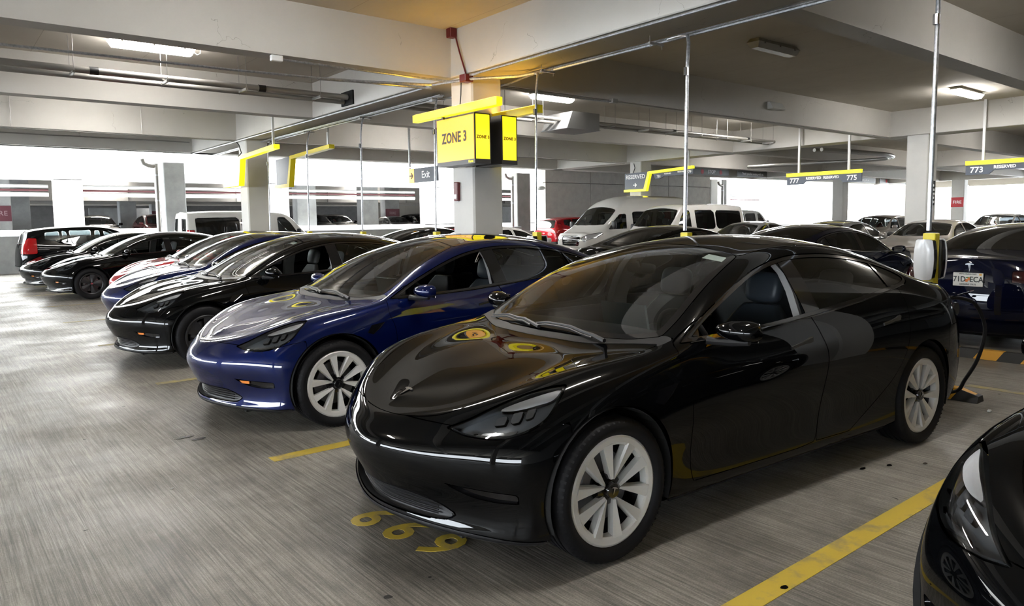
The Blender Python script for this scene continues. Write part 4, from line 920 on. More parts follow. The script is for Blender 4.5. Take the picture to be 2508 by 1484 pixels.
SPECS = {
 'saloon': dict(len=4.80, w=1.82, wb=(.90, 3.75), R=.335, arch=((.90,.35,.37),(3.75,.35,.37)), nose=.2,
   st=[(.36,.80,.60,.785,.74,.76,.82,.68),(.60,.86,.65,.845,.80,.82,.87,.74),(.9,.905,.68,.89,.84,.87,.895,.80),(1.2,.95,.73,.935,.86,.905,.905,.83),(1.5,1.02,.77,.97,.865,.93,.91,.85),(1.85,1.22,.72,1.13,.865,.945,.91,.86),(2.2,1.385,.66,1.29,.86,.955,.91,.87),
       (2.6,1.45,.62,1.375,.86,.965,.91,.88),(3.05,1.45,.61,1.375,.86,.98,.91,.89),(3.45,1.405,.61,1.325,.855,.995,.905,.90),(3.8,1.30,.62,1.225,.84,1.01,.90,.91),(4.1,1.16,.64,1.12,.81,1.02,.88,.91),(4.4,1.085,.65,1.065,.77,1.02,.84,.90),(4.6,1.06,.62,1.045,.70,1.01,.78,.89)],
   side=[('front_side_window',[(1.72,.985),(2.55,.995),(2.60,1.335),(2.25,1.275),(2.0,1.17)],'glass_tint'),('rear_side_window',[(2.66,.995),(3.45,1.02),(3.52,1.255),(3.2,1.325),(2.70,1.34)],'glass_tint'),('quarter_window',[(3.50,1.025),(3.86,1.055),(3.60,1.225),(3.56,1.245)],'glass_tint')],
   cuts=[('windscreen','xy',[(1.46,-.1),(1.50,.40),(1.62,.70),(1.85,.675),(2.18,.60),(2.20,-.1)],'glass',lambda q:.9-q.P[:,2],'both',0),
         ('rear_window','xy',[(3.55,-.1),(3.55,.52),(3.85,.53),(4.08,.56),(4.14,-.1)],'glass_dark',lambda q:.9-q.P[:,2],'both',0),
         ('grille','yz',[(-.1,.40),(.36,.40),(.46,.52),(.42,.66),(.30,.70),(-.1,.70)],'black_plastic',lt(.5),'both',-.02),
         ('head_lamp','yz',[(.50,.64),(.62,.60),(.84,.66),(.90,.73),(.78,.74),(.60,.70)],'smoked',lt(.75),'two',-.004),
         ('lower_intake','yz',[(.50,.30),(.80,.32),(.82,.42),(.60,.38)],'black_plastic',lt(.5),'two',-.01),
         ('tail_lamp','yz',[(.45,.82),(.88,.84),(.88,.92),(.50,.93)],'lamp_red',gt(4.2),'two',0)]),
 'coupe': None,
 'wagon': dict(len=4.45, w=1.84, wb=(.88, 3.55), R=.35, arch=((.88,.36,.39),(3.55,.36,.39)), nose=.16, tail=.30, zlow=.28, zmid=.66,
   st=[(.34,.90,.62,.88,.76,.84,.84,.76),(.7,.99,.70,.97,.84,.93,.89,.84),(1.05,1.05,.74,1.03,.87,.98,.905,.88),(1.35,1.16,.78,1.09,.88,1.0,.91,.90),(1.7,1.40,.74,1.28,.88,1.02,.915,.91),(2.05,1.56,.70,1.46,.88,1.03,.92,.92),
       (2.5,1.615,.67,1.54,.88,1.04,.92,.93),(3.0,1.62,.66,1.54,.88,1.06,.92,.95),(3.5,1.60,.66,1.52,.87,1.09,.92,.97),(3.9,1.56,.65,1.48,.86,1.12,.91,.98),(4.18,1.50,.63,1.42,.84,1.14,.89,.98)],
   side=[('front_side_window',[(1.50,1.07),(2.30,1.075),(2.33,1.49),(2.05,1.44),(1.78,1.30)],'glass_tint'),('rear_side_window',[(2.42,1.08),(3.15,1.10),(3.20,1.49),(2.44,1.50)],'glass_tint'),('quarter_window',[(3.25,1.14),(3.80,1.25),(3.78,1.44),(3.28,1.48)],'glass_tint')],
   cuts=[('windscreen','xy',[(1.20,-.1),(1.26,.45),(1.40,.72),(1.65,.70),(2.02,.64),(2.04,-.1)],'glass',lambda q:1.0-q.P[:,2],'both',0),
         ('rear_window','yz',[(-.1,1.10),(.62,1.12),(.58,1.44),(-.1,1.46)],'glass_dark',gt(4.0),'both',0),
         ('grille','yz',[(-.1,.42),(.42,.42),(.50,.58),(.40,.72),(-.1,.74)],'black_plastic',lt(.5),'both',-.02),
         ('head_lamp','yz',[(.52,.72),(.66,.68),(.86,.74),(.88,.82),(.70,.82)],'smoked',lt(.8),'two',-.004),
         ('tail_lamp','yz',[(.66,.86),(.92,.84),(.92,1.22),(.74,1.30)],'lamp_red',gt(4.0),'two',0),
         ('rear_bumper','yz',[(-.1,.2),(1.0,.2),(1.0,.50),(-.1,.50)],'black_plastic',gt(4.05),'both',.004)]),
 'high_roof_van': dict(len=5.98, w=2.06, wb=(1.02, 4.77), R=.35, arch=((1.02,.36,.42),(4.77,.36,.41)), nose=.16, tail=.10, zlow=.30, zmid=.85,
   st=[(.36,1.13,.66,1.10,.82,1.06,.92,.95),(.62,1.27,.74,1.22,.90,1.15,.98,1.02),(.88,1.42,.80,1.32,.93,1.20,1.0,1.05),(1.15,1.66,.84,1.52,.95,1.24,1.01,1.05),(1.50,1.98,.84,1.80,.96,1.26,1.02,1.05),(1.85,2.24,.82,2.05,.97,1.28,1.02,1.05),
       (2.3,2.43,.80,2.25,.98,1.30,1.03,1.05),(2.9,2.52,.80,2.34,.98,1.30,1.03,1.05),(3.8,2.54,.80,2.36,.98,1.30,1.03,1.05),(4.8,2.54,.80,2.36,.98,1.30,1.03,1.05),(5.75,2.53,.79,2.35,.97,1.30,1.02,1.05)],
   side=[('front_side_window',[(1.10,1.22),(2.05,1.24),(2.10,1.80),(1.75,1.78),(1.45,1.55)],'glass_tint'),('rear_side_window',[(2.45,1.28),(3.55,1.28),(3.55,1.88),(2.45,1.88)],'glass_dark'),('rear_side_window',[(3.62,1.28),(4.60,1.28),(4.60,1.88),(3.62,1.88)],'glass_dark'),('rear_side_window',[(4.67,1.28),(5.55,1.28),(5.55,1.88),(4.67,1.88)],'glass_dark')],
   cuts=[('windscreen','xy',[(.80,-.1),(.86,.50),(.98,.80),(1.3,.82),(1.63,.80),(1.60,-.1)],'glass',lambda q:1.2-q.P[:,2],'both',0),
         ('grille','yz',[(-.1,.62),(.42,.62),(.48,.92),(.40,.99),(-.1,.99)],'gloss_black',lt(.5),'both',-.02),
         ('head_lamp','yz',[(.52,.90),(.70,.78),(.96,.92),(1.0,1.12),(.82,1.07)],'lampglass',lt(.75),'two',-.002),
         ('lower_intake','yz',[(.0,.42),(.50,.42),(.50,.55),(.0,.55)],'black_plastic',lt(.5),'both',-.01),
         ('fog_lamp','yz',[(.62,.44),(.90,.48),(.88,.58),(.64,.56)],'black_plastic',lt(.5),'two',-.01),
         ('tail_lamp','yz',[(.90,1.0),(1.05,1.0),(1.05,1.7),(.90,1.7)],'lamp_red',gt(5.8),'two',0)]),
 'passenger_van': dict(len=5.69, w=2.01, wb=(.92, 4.35), R=.36, arch=((.92,.37,.41),(4.35,.37,.40)), nose=.12, tail=.16, zlow=.32, zmid=.85,
   st=[(.30,1.10,.74,1.07,.88,1.03,.94,.92),(.62,1.18,.80,1.14,.92,1.08,.97,.98),(.92,1.24,.84,1.18,.94,1.12,.985,1.0),(1.12,1.38,.86,1.28,.95,1.15,.99,1.0),(1.40,1.72,.84,1.58,.96,1.16,.995,1.0),(1.68,1.98,.80,1.84,.965,1.17,1.0,1.0),(2.05,2.08,.78,1.98,.965,1.17,1.0,1.0),
       (2.8,2.12,.78,2.02,.965,1.17,1.0,1.0),(3.8,2.13,.78,2.03,.965,1.17,1.0,1.0),(4.8,2.12,.78,2.02,.965,1.17,1.0,1.0),(5.40,2.08,.76,1.98,.955,1.17,.99,1.0)],
   side=[('front_side_window',[(1.42,1.20),(2.20,1.20),(2.20,1.86),(1.92,1.86),(1.68,1.62)],'glass_tint'),('rear_side_window',[(2.50,1.20),(3.60,1.20),(3.60,1.87),(2.50,1.87)],'glass_dark'),('rear_side_window',[(3.68,1.20),(5.25,1.20),(5.25,1.84),(3.68,1.87)],'glass_dark')],
   cuts=[('windscreen','xy',[(1.04,-.1),(1.08,.50),(1.16,.82),(1.40,.82),(1.66,.76),(1.64,-.1)],'glass',lambda q:1.2-q.P[:,2],'both',0),
         ('rear_window','yz',[(.06,1.22),(.80,1.22),(.72,1.82),(.06,1.84)],'glass_tint',gt(5.3),'two',0),
         ('grille','yz',[(-.1,.70),(.62,.70),(.62,.98),(-.1,.98)],'black_plastic',lt(.5),'both',-.02),
         ('head_lamp','yz',[(.68,.72),(.92,.74),(.94,.98),(.68,.98)],'lampglass',lt(.5),'two',-.002),
         ('tail_lamp','yz',[(.84,.86),(1.02,.86),(1.02,1.42),(.84,1.42)],'lamp_red',gt(5.3),'two',.006)]),
}
M['smoked'] = mat('smoked_lamp', (.05, .05, .055), .06, 0, .5, .6)
M['lampglass'] = mat('silvered_lamp', (.55, .56, .58), .12, .6)
def make_auto(kind, name, label, cat, paint_m, group=None, seats='seat', wheel='silver'):
    if kind not in AUTO:
        sp = SPECS[kind]; parts, S2 = auto_parts(sp); ex = []; L = sp['len']; hw = sp['w']/2; van = 'van' in kind
        for cx, cz, r in sp['arch']:
            for sg in (-1, 1):
                wl = MB(); n = 12; vs = []
                for k in range(n+1):
                    a = -.3+(PI+.6)*k/n; vs += [(cx+(r-.01)*math.cos(a), sg*(hw-.05), cz+(r-.01)*math.sin(a)), (cx+(r-.01)*math.cos(a), sg*(hw-.4), cz+(r-.01)*math.sin(a))]
                wl.add(vs, [(2*k, 2*k+1, 2*k+3, 2*k+2) for k in range(n)]); wl.add([(cx-r, sg*(hw-.4), .16), (cx+r, sg*(hw-.4), .16), (cx+r, sg*(hw-.4), cz+r), (cx-r, sg*(hw-.4), cz+r)], [(0, 1, 2, 3)])
                ex.append(('wheel_liner', wl.mesh('wheel_liner', M['void'])))
        un = MB(); un.box(.3, L-.3, -hw+.42, hw-.42, .2, .32); x_a = sp['arch'][0][0]+sp['arch'][0][2]+.02; x_b = sp['arch'][1][0]-sp['arch'][1][2]-.02
        un.box(x_a, x_b, -hw+.1, hw-.1, .24, .34); un.box(x_a+.2, L-.3, -hw+.42, hw-.42, .34, .42)
        ex.append(('underbody', un.mesh('underbody', M['void'])))
        zb = sp['st'][5][5]
        ds = MB(); dxx = {'saloon': 1.55, 'wagon': 1.35, 'high_roof_van': 1.05, 'passenger_van': 1.3}[kind]; ds.box(dxx, dxx+.38, -hw+.16, hw-.16, zb-.35, zb+.0, .05)
        ex.append(('dashboard', ds.mesh('dashboard', M['interior'])))
        sw = MB(); sw.tube([(dxx+.50-.05*math.sin(2*PI*k/20), -.38+.18*math.cos(2*PI*k/20), zb-.02+.16*math.sin(2*PI*k/20)) for k in range(21)], .014, 6, False); sw.tube([(dxx+.50, -.38, zb-.02), (dxx+.36, -.38, zb-.08)], .03, 6); sw.tube([(dxx+.50, -.55, zb-.02), (dxx+.50, -.21, zb-.02)], .014, 6)
        ex.append(('steering_wheel', sw.mesh('steering_wheel', M['interior'])))
        for sg in (-1, 1):
            mr = MB(); mx = dxx+.08
            blob(mr, (mx+.06, sg*(hw+.10), zb+.10), (.13, .19, .30 if van else .14), .5, 12, 6); mr.tube([(mx+.05, sg*(hw-.05), zb+.02), (mx+.06, sg*(hw+.07), zb+.04)], .025, 6)
            ex.append(('door_mirror', mr.mesh('door_mirror', M['black_plastic'] if van else None, angle=50)))
            pl = MB()
            for hx in ((2.15, 3.1) if not van else (2.1,)): pl.box(hx, hx+.2, *sorted((sg*(hw-.012), sg*(hw+.008))), zb-.14, zb-.105, .008)
            ex.append(('door_handle', pl.mesh('door_handle', M['chrome_dim'])))
        if kind == 'high_roof_van':
            for k in range(4):
                g = MB(); pts = []
                for j in range(7):
                    y = -.36+.72*j/6; d = np.abs(S2.P[:, 2]-(.70+.075*k))+np.abs(S2.P[:, 1]-abs(y))+np.where(S2.P[:, 0] < .6, 0, 9); pts.append((S2.P[int(np.argmin(d))][0]-.005, y, .70+.075*k))
                g.tube(pts, .012, 6); ex.append(('grille_bar', g.mesh('grille_bar', M['chrome'], smooth=True)))
            bd = MB(); vs = [(pts[3][0]-.02, .11*math.cos(a), .83+.045*math.sin(a)) for a in np.linspace(0, 2*PI, 20)[:-1]]; bd.add(vs, [tuple(range(19))]); ex.append(('grille_badge', bd.mesh('grille_badge', M['chrome_dim'])))
            for k in range(5):
                rb = MB(); rb.tube([(2.0+.9*k*.9, y_, 2.535-.07*abs(y_)**2-(.12 if k == 0 else 0)) for y_ in (-.5, -.2, .2, .5)], .012, 5)
        if kind == 'saloon':
            bd = MB(); bd.tube([(.01, .09*math.cos(a), .60+.045*math.sin(a)) for a in np.linspace(0, 2*PI, 17)], .008, 5, False); ex.append(('grille_badge', bd.mesh('grille_badge', M['chrome'])))
            gm = MB(); gm.tube([(.03, -.40, .72), (.0, 0, .735), (.03, .40, .72)], .010, 6); ex.append(('grille_surround', gm.mesh('grille_surround', M['chrome'])))
        AUTO[kind] = (parts, ex)
    parts, ex = AUTO[kind]; sp = SPECS[kind]; root = empty(name, label=label, cat=cat, group=group)
    for n, me in parts+ex:
        if me is None: continue
        o = link(n, me, root)
        if me.materials[0] is None:
            for sl in o.material_slots: sl.link = 'OBJECT'; sl.material = paint_m
    van = 'van' in kind; dxx = {'saloon': 2.30, 'wagon': 2.1, 'high_roof_van': 1.75, 'passenger_van': 1.95}[kind]
    if 'seats' not in AUTO: AUTO['seats'] = {'seat': seat_meshes(M['seat']), 'seat_white': seat_meshes(M['seat_white'])}
    rows_ = [dxx, dxx+.95] + ([dxx+1.9] if van else [])
    for k, x in enumerate(rows_):
        for y in (-.40, .40):
            if k and not van: continue
            st = empty('front_seat' if k == 0 else 'rear_seat'); st.parent = root; st.location = (x, y, (.52 if van else .25 if kind == 'wagon' else .12))
            for n, me in AUTO['seats'][seats].items(): link(n, me, st)
    if not SEDAN: raise RuntimeError('build the sedan first')
    for x in sp['wb']:
        for sg in (-1, 1): add_wheel(root, SEDAN['wheels'][wheel], x, sg, y=sp['w']/2-.135, spin=.5+x, scale=sp['R']/.334)
    return root
# ------------------------------------------------------------------ text helper
def text_mesh(s, size, m, bold=0.0, extrude=.002, spacing=1.0, align='CENTER', sx=1.0):
    c = bpy.data.curves.new('lettering', 'FONT'); c.body = s; c.size = size; c.extrude = extrude; c.offset = bold; c.align_x = align; c.align_y = 'CENTER'; c.space_character = spacing; c.resolution_u = 3
    o = bpy.data.objects.new('lettering', c); COL.objects.link(o); dg = bpy.context.evaluated_depsgraph_get(); me = bpy.data.meshes.new_from_object(o.evaluated_get(dg)); bpy.data.objects.remove(o); bpy.data.curves.remove(c)
    if sx != 1:
        for v in me.vertices: v.co.x *= sx
    me.materials.clear(); me.materials.append(m); return me
FACE = {'-X': ((0, -1, 0), (0, 0, 1), (-1, 0, 0)), '-Y': ((1, 0, 0), (0, 0, 1), (0, -1, 0)), '+X': ((0, 1, 0), (0, 0, 1), (1, 0, 0)), 'floor': ((0, -1, 0), (1, 0, 0), (0, 0, 1)), '+Y': ((-1, 0, 0), (0, 0, 1), (0, 1, 0))}
def letter(name, s, size, m, parent, loc, face, rot=0.0, **k):
    me = text_mesh(s, size, m, **k); o = link(name, me, parent); r, u, n = FACE[face]
    o.matrix_local = Matrix(((r[0], u[0], n[0], loc[0]), (r[1], u[1], n[1], loc[1]), (r[2], u[2], n[2], loc[2]), (0, 0, 0, 1))) @ Matrix.Rotation(rot, 4, 'Z'); return o
M['sign_yellow'] = mat('yellow_painted_metal', (.86, .70, .01), .35)
M['sign_lit'] = mat('backlit_yellow_panel', (.30, .20, .01), .3, emit=(1, .37, .004), es=.33)
M['sign_lemon'] = mat('backlit_lemon_panel', (.30, .25, .01), .3, emit=(1, .80, .012), es=.36)
M['bar_lit'] = mat('backlit_yellow_bar', (.4, .34, .01), .35, emit=(1, .84, .012), es=.30)
M['bar_glow'] = mat('glowing_bar_top', (.95, .75, .1), .4, emit=(1, .52, .05), es=5.0)
M['sign_black'] = mat('black_sign_frame', (.012, .009, .008), .35)
M['letter_black'] = mat('black_lettering', (.01, .008, .004), .5)
M['letter_brown'] = mat('orange_brown_lettering', (.16, .045, .0), .5)
M['letter_white'] = mat('white_lettering', (.85, .85, .85), .5, emit=(1, 1, 1), es=.02)
M['sign_slate'] = mat('slate_blue_panel', (.075, .088, .115), .45)
M['sign_grey'] = mat('grey_sign_panel', (.16, .155, .15), .5)
M['white_metal'] = mat('white_painted_metal', (.62, .62, .61), .4)
M['red_box'] = mat('red_enamel', (.10, .004, .006), .4)
M['fire_red'] = mat('fire_sign_red', (.45, .02, .03), .5)
M['tube'] = mat('lit_fluorescent_lens', (1, 1, 1), .4, emit=(1, .965, .92), es=22.0)
M['lens_off'] = mat('unlit_lamp_lens', (.45, .45, .43), .25)
M['fixture'] = mat('fixture_housing', (.42, .41, .36), .5)
M['charger_white'] = mat('white_charger_shell', (.66, .67, .68), .22, 0, .5, .3)
M['post_yellow'] = mat('yellow_post_paint', (.62, .50, .012), .4); noise_mix(M['post_yellow'], (.58, .46, .012), (.72, .60, .02), 6, 5)
# --- fluorescent fixtures
def fixture(x, y, lit=True, label='', L=1.40, wire=True):
    r = empty('ceiling_light', (x, y, ZC), label=label, cat='ceiling light', group='fluorescent ceiling lights')
    h = MB(); h.hexa([(-L/2, -.14, -.07), (L/2, -.14, -.07), (L/2, .14, -.07), (-L/2, .14, -.07), (-L/2+.05, -.09, 0), (L/2-.05, -.09, 0), (L/2-.05, .09, 0), (-L/2+.05, .09, 0)]); h.build('housing', M['fixture'], r)
    d = MB(); d.hexa([(-L/2+.06, -.08, -.175), (L/2-.06, -.08, -.175), (L/2-.06, .08, -.175), (-L/2+.06, .08, -.175), (-L/2+.01, -.135, -.071), (L/2-.01, -.135, -.071), (L/2-.01, .135, -.071), (-L/2+.01, .135, -.071)])
    d.build('diffuser', M['tube'] if lit else M['lens_off'], r)
    for k in range(3 if wire else 0):
        for sg in (-1, 1):
            c = MB(); cx = -L/2+.2+k*(L-.4)/2; c.box(cx-.015, cx+.015, sg*.142-.008, sg*.142+.008, -.10, -.05); c.build('clip', M['steel_dark'], r)
    if wire:
        w = MB(); w.tube([(L/2-.02, 0, -.08), (L/2+.06, .02, -.13), (L/2+.12, .03, -.10), (L/2+.13, .03, -.0)], .008, 5); w.build('flex_lead', M['white_metal'], r, smooth=True)
    return r
FX = [(3.5, 14.75, 1, 'lit fluorescent fixture in the left bay above the steel pipe run'), (13.3, 14.70, 1, 'lit fluorescent fixture just right of the yellow zone sign column'),
      (13.1, 8.05, 0, 'unlit fluorescent fixture with a grey lens on the warm ceiling bay'), (22.0, 14.05, 1, 'lit fluorescent fixture beyond the conduit run in the middle bay'),
      (22.2, 7.85, 1, 'lit fluorescent fixture between the bare pole and the third beam'), (39.3, 13.3, 1, 'small distant lit fixture above the 773 reserved sign'),
      (3.4, 8.0, 1, 'lit fixture over the drive aisle in front of the black cars'), (3.4, 2.0, 1, 'lit fixture over the nose of the nearest black sedan'), (-4.6, 8.0, 1, 'lit fixture over the far side of the drive aisle'),
      (-4.6, 2.0, 1, 'lit fixture over the aisle behind the viewer'), (13.3, 2.0, 1, 'lit fixture above the dark blue sedan with a plate'), (31.5, 20.0, 1, 'lit fixture over the reserved stalls at the far bay'),
      (12.9, 20.2, 1, 'lit fixture over the far stalls left of the vans'), (3.5, 20.4, 1, 'lit fixture behind the second beam on the left'), (50.0, 14.0, 1, 'lit fixture near the exit lanes'), (30.9, 8.0, 1, 'lit fixture over the third row of cars')]
for x, y, lit, lb in FX: fixture(x, y, bool(lit), lb, L=1.45 if x < 20 else 1.7)
# --- zone sign round a column
def zone_sign(yc, label, group=None):
    r = empty('zone_sign', (7.62, yc, 2.95), label=label, cat='sign', group=group)
    def box(name, x0, x1, y0, y1, z0, z1, faces):
        b = MB(); b.box(x0, x1, y0, y1, z0, z1); o = b.build(name, M['sign_black'], r)
        for f in faces:
            p = MB()
            if f == '-X': p.box(x0-.006, x0+.002, y0+.015, y1-.015, z0+.075, z1-.02)
            if f == '-Y': p.box(x0+.025, x1-.025, y0-.006, y0+.002, z0+.075, z1-.02)
            if f == '+X': p.box(x1-.002, x1+.006, y0+.015, y1-.015, z0+.075, z1-.02)
            p.build('lit_panel', M['sign_lit'] if f == '-X' else M['sign_lemon'], o)
        return o
    bx = box('sign_box', -.50, -.17, -1.10, .02, -.43, .39, ('-X', '-Y'))
    b2 = box('sign_box', .06, .40, -1.10, -.36, -.43, .39, ('-Y', '+X'))
    letter('lettering', 'ZONE 3', .24, M['letter_black'], bx, (-.509, -.52, .03), '-X', bold=.007, sx=.82, spacing=1.08)
    letter('lettering', 'ZONE 3', .070, M['letter_brown'], bx, (-.335, -1.110, .0), '-Y', bold=.003, spacing=1.1)
    letter('lettering', 'ZONE 3', .070, M['letter_brown'], b2, (.23, -1.110, .0), '-Y', bold=.003, spacing=1.1)
    letter('maker_mark', 'Hertz', .055, M['bar_lit'], bx, (-.505, -.99, -.392), '-X', bold=.002)
    for x0, x1, y0, y1 in ((-.62, -.50, -1.85, .62), (.43, .55, -1.60, .62)):
        b = MB(); b.box(x0, x1, y0, y1, .40, .53, .004); o = b.build('light_bar', M['bar_lit'] if x0 < 0 else M['sign_yellow'], r)
        t = MB(); t.box(x0+.02, x1-.02, y0+.05, y1-.05, .531, .536); t.build('uplight', M['bar_glow'], o)
        a = MB(); xa = x0+.06; a.box(xa-.02, xa+.02, -.3, -.26, .36, .45); a.build('bracket', M['sign_black'], o)
    return r
zone_sign(10.86, 'backlit yellow ZONE 3 sign boxes and bar around the main column')
zone_sign(-.60, 'backlit yellow ZONE 3 sign boxes on the column behind the viewer')
# --- reserved signs: slanted panel with a bent yellow bar
def bent_sign(name, x, y0, y1, z0, z1, label, panel, texts, blank=False, xf=1, pw=1.5):
    r = empty(name, (x, y0, z1), label=label, cat='sign', group='signs with bent yellow bars'); L = y0-y1
    w, h, s = pw, z1-z0, .30
    P = [(-w*0, -.04), (-w, -.04), (-w-.10, .04), (-w-.02, .0)]
    pn = MB(); q = [(0, 0), (-w, .02), (-w-.02, -.05), (-w+.28*h, -h+.10), (0, -h+.10)]
    pn.prism(q, lambda a, b: (0, a, b), lambda a, b: (.06, a, b)); o = pn.build('panel', M[panel], r)
    b = MB(); t = .11
    bar = [(0, -h), (-w+.25*h, -h), (-w-.04, -.02), (-L, .10), (-L, .10-t), (-w-.12, -.13), (-w+.25*h+.10, -h), (-w+.25*h-.02, -h-t*.9), (0, -h-t*.9)]
    bar = [(0, -h+.09), (-w+.27*h, -h+.09), (-w-.02, .02), (-L, .12), (-L, .01), (-w-.12, -.08), (-w+.27*h-.13, -h-.01), (0, -h-.01)]
    b.prism(bar[:3]+bar[3:], lambda a, b_: (-.07, a, b_), lambda a, b_: (.09, a, b_)); b.build('yellow_bar', M['bar_lit'] if xf > 0 else M['sign_yellow'], r)
    for yy in (-L+.25,):
        hg = MB(); hg.box(0, .05, yy-.03, yy+.03, .1, ZC-z1); hg.build('hanger', M['white_metal'], r)
    for s_, sz, yy, zz, mm in texts: letter('lettering', s_, sz, M[mm], o, (-.012, yy, zz), '-X', bold=sz*.02)
    return r
M['panel_white'] = mat('washed_out_white_panel', (.85, .85, .82), .25, emit=(1, 1, .97), es=.25)  # slight glow put into the panel for its overexposed white
M['bar_orange'] = M['sign_yellow']
bent_sign('bay_sign', 7.20, 22.62, 18.5, 2.70, 3.50, 'white sign panel with bent yellow bar on the second column', 'panel_white', [], pw=1.45)
bent_sign('bay_sign', 8.72, 22.5, 20.1-1.6, 2.70, 3.58, 'dark sign panel with dull yellow bar behind the second column', 'sign_slate', [], xf=-1, pw=1.25)
bs_ = bent_sign('reserved_sign', 24.45, 22.25, 18.55, 2.80, 3.60, 'blue-grey RESERVED sign with arrow and bent yellow bar above the vans', 'sign_slate2' if 0 else 'sign_slate', [('RESERVED', .245, -.62, -.17, 'letter_white')], pw=1.35)
def arrow(name, parent, loc, face, s, m, w=.16):
    b = MB(); r, u, n = [Vector(v) for v in FACE[face]]; L = Vector(loc)
    P = [(-.5, .09), (.12, .09), (-.10, .38), (.06, .45), (.5, 0), (.06, -.45), (-.10, -.38), (.12, -.09), (-.5, -.09)]
    b.prism(P, lambda a, c: tuple(L+r*a*s+u*c*s), lambda a, c: tuple(L+r*a*s+u*c*s+n*.004)); return b.build(name, M[m], parent)
def stall_sign(x, y0, y1, z1, label, left, right, extend=False):
    r = empty('stall_sign', (x, y0, z1), label=label, cat='sign', group='reserved stall number signs'); L = y0-y1
    b = MB(); b.box(-.05, .07, -L, 0, -.01, .11, .005); b.build('yellow_bar', M['bar_lit'], r)
    p = MB(); e = .62; q = [(0, -.02), (-L, -.02), (-L, -.30), (-L+e, -.30), (-L+e+.12, -.19), (-e-.12, -.19), (-e, -.30), (0, -.30)]
    if not right: q = [(0, -.02), (-L, -.02), (-L, -.19), (-e-.12, -.19), (-e, -.30), (0, -.30)]
    p.prism(q, lambda a, c: (0, a, c), lambda a, c: (.06, a, c)); o = p.build('panel', M['sign_slate'], r)
    letter('lettering', left, .24, M['letter_white'], o, (-.012, -.30, -.165), '-X', bold=.004)
    letter('lettering', 'RESERVED', .125, M['letter_white'], o, (-.012, -1.02, -.105), '-X', bold=.004)
    if right:
        letter('lettering', right, .24, M['letter_white'], o, (-.012, -L+.32, -.165), '-X', bold=.004); letter('lettering', 'RESERVED', .125, M['letter_white'], o, (-.012, -L+1.04, -.105), '-X', bold=.004)
    for yy in ((-.45, -L+.45)):
        h = MB(); h.box(0, .06, yy-.035, yy+.035, .1, ZC-z1); h.build('hanger', M['white_metal'], r)
    return r
stall_sign(24.45, 14.42, 11.72, 3.03, 'hanging sign with yellow bar numbered 777 and 775 RESERVED', '777', '775')
stall_sign(24.45, 8.60, 5.4, 3.05, 'hanging sign with yellow bar numbered 773 RESERVED at the frame edge', '773', None)
sn = MB(); sn.prism([(-1.62, -.10), (-3.70, .0), (-3.70, -.20), (-3.45, -.22), (-2.2, -.22), (-1.95, -.32), (-1.72, -.32)], lambda a, c: (0, a, c), lambda a, c: (.06, a, c)); so_ = sn.build('number_strip', M['sign_slate'], bs_)
letter('lettering', '781', .15, M['letter_white'], so_, (-.012, -1.93, -.22), '-X', bold=.002); letter('lettering', '779', .15, M['letter_white'], so_, (-.012, -3.50, -.12), '-X', bold=.002)
letter('lettering', 'RESERVED', .08, M['letter_white'], so_, (-.012, -2.4, -.13), '-X', bold=.002); letter('lettering', 'RESERVED', .08, M['letter_white'], so_, (-.012, -3.1, -.09), '-X', bold=.002)
ex = empty('exit_sign', (12.0, 19.98, 3.24), label='grey Exit sign with yellow arrow square hanging left of the main column', cat='sign')
b = MB(); b.box(0, .05, -1.62, -.30, -.44, 0, .004); eo = b.build('panel', M['sign_slate'], ex); b = MB(); b.box(-.002, .052, -.30, 0, -.44, 0); ey = b.build('arrow_square', M['sign_lit'], ex)
arrow('arrow', ey, (-.006, -.15, -.22), '-X', .22, 'letter_black'); letter('lettering', 'Exit', .30, M['letter_white'], eo, (-.006, -.98, -.22), '-X', bold=.004)
b = MB(); b.box(-.02, .07, -1.75, .06, .03, .06); b.build('rail', M['steel'], ex)
for yy in (-.02, -1.6): b = MB(); b.box(0, .05, yy-.025, yy+.025, .0, ZC-3.24); b.build('hanger', M['steel'], ex)
for i, (x, w, s_, lb) in enumerate(((34.3, 3.4, 'STOP', 'grey hanging STOP sign with two red octagons above the exit lane'), (38.6, 3.2, 'Thank you for renting with us.', 'grey hanging Thank you for renting with us sign beside the STOP sign'),
                                   (52.0, 4.5, 'Thank you for renting with us.', 'second grey Thank you sign, just right of the 775 sign'), (57.2, 4.6, 'STOP', 'second grey STOP sign, left of the right-hand column'))):
    far = i > 1; y = 26.0 if not far else 26.0; z1 = 4.34 if not far else 4.35
    z1 = 4.62
    r = empty('lane_sign', (x if not far else x, y, z1), label=lb, cat='sign', group='grey lane signs hanging over the exit'); b = MB(); b.box(0, w, 0, .06, -.52, -.16, .004); o = b.build('panel', M['sign_grey'], r)
    b = MB(); b.box(-.05, w+.05, -.05, .10, -.12, .0, .01); b.build('rail', M['white_metal'], r)
    for xx in (.05, w-.05): b = MB(); b.box(xx-.06, xx+.06, 0, .06, -.12, ZC-z1); b.build('hanger', M['white_metal'], r)
    letter('lettering', s_, .30 if s_ == 'STOP' else .19, M['letter_white'], o, (w/2, -.006, -.34), '-Y')
    if s_ == 'STOP':
        for xx in (w*.24, w*.76):
            b = MB(); b.prism([(xx+.14*math.cos(PI/8+k*PI/4), -.34+.14*math.sin(PI/8+k*PI/4)) for k in range(8)], lambda a, c: (a, -.001, c), lambda a, c: (a, -.008, c)); b.build('red_octagon', M['fire_red'], o)
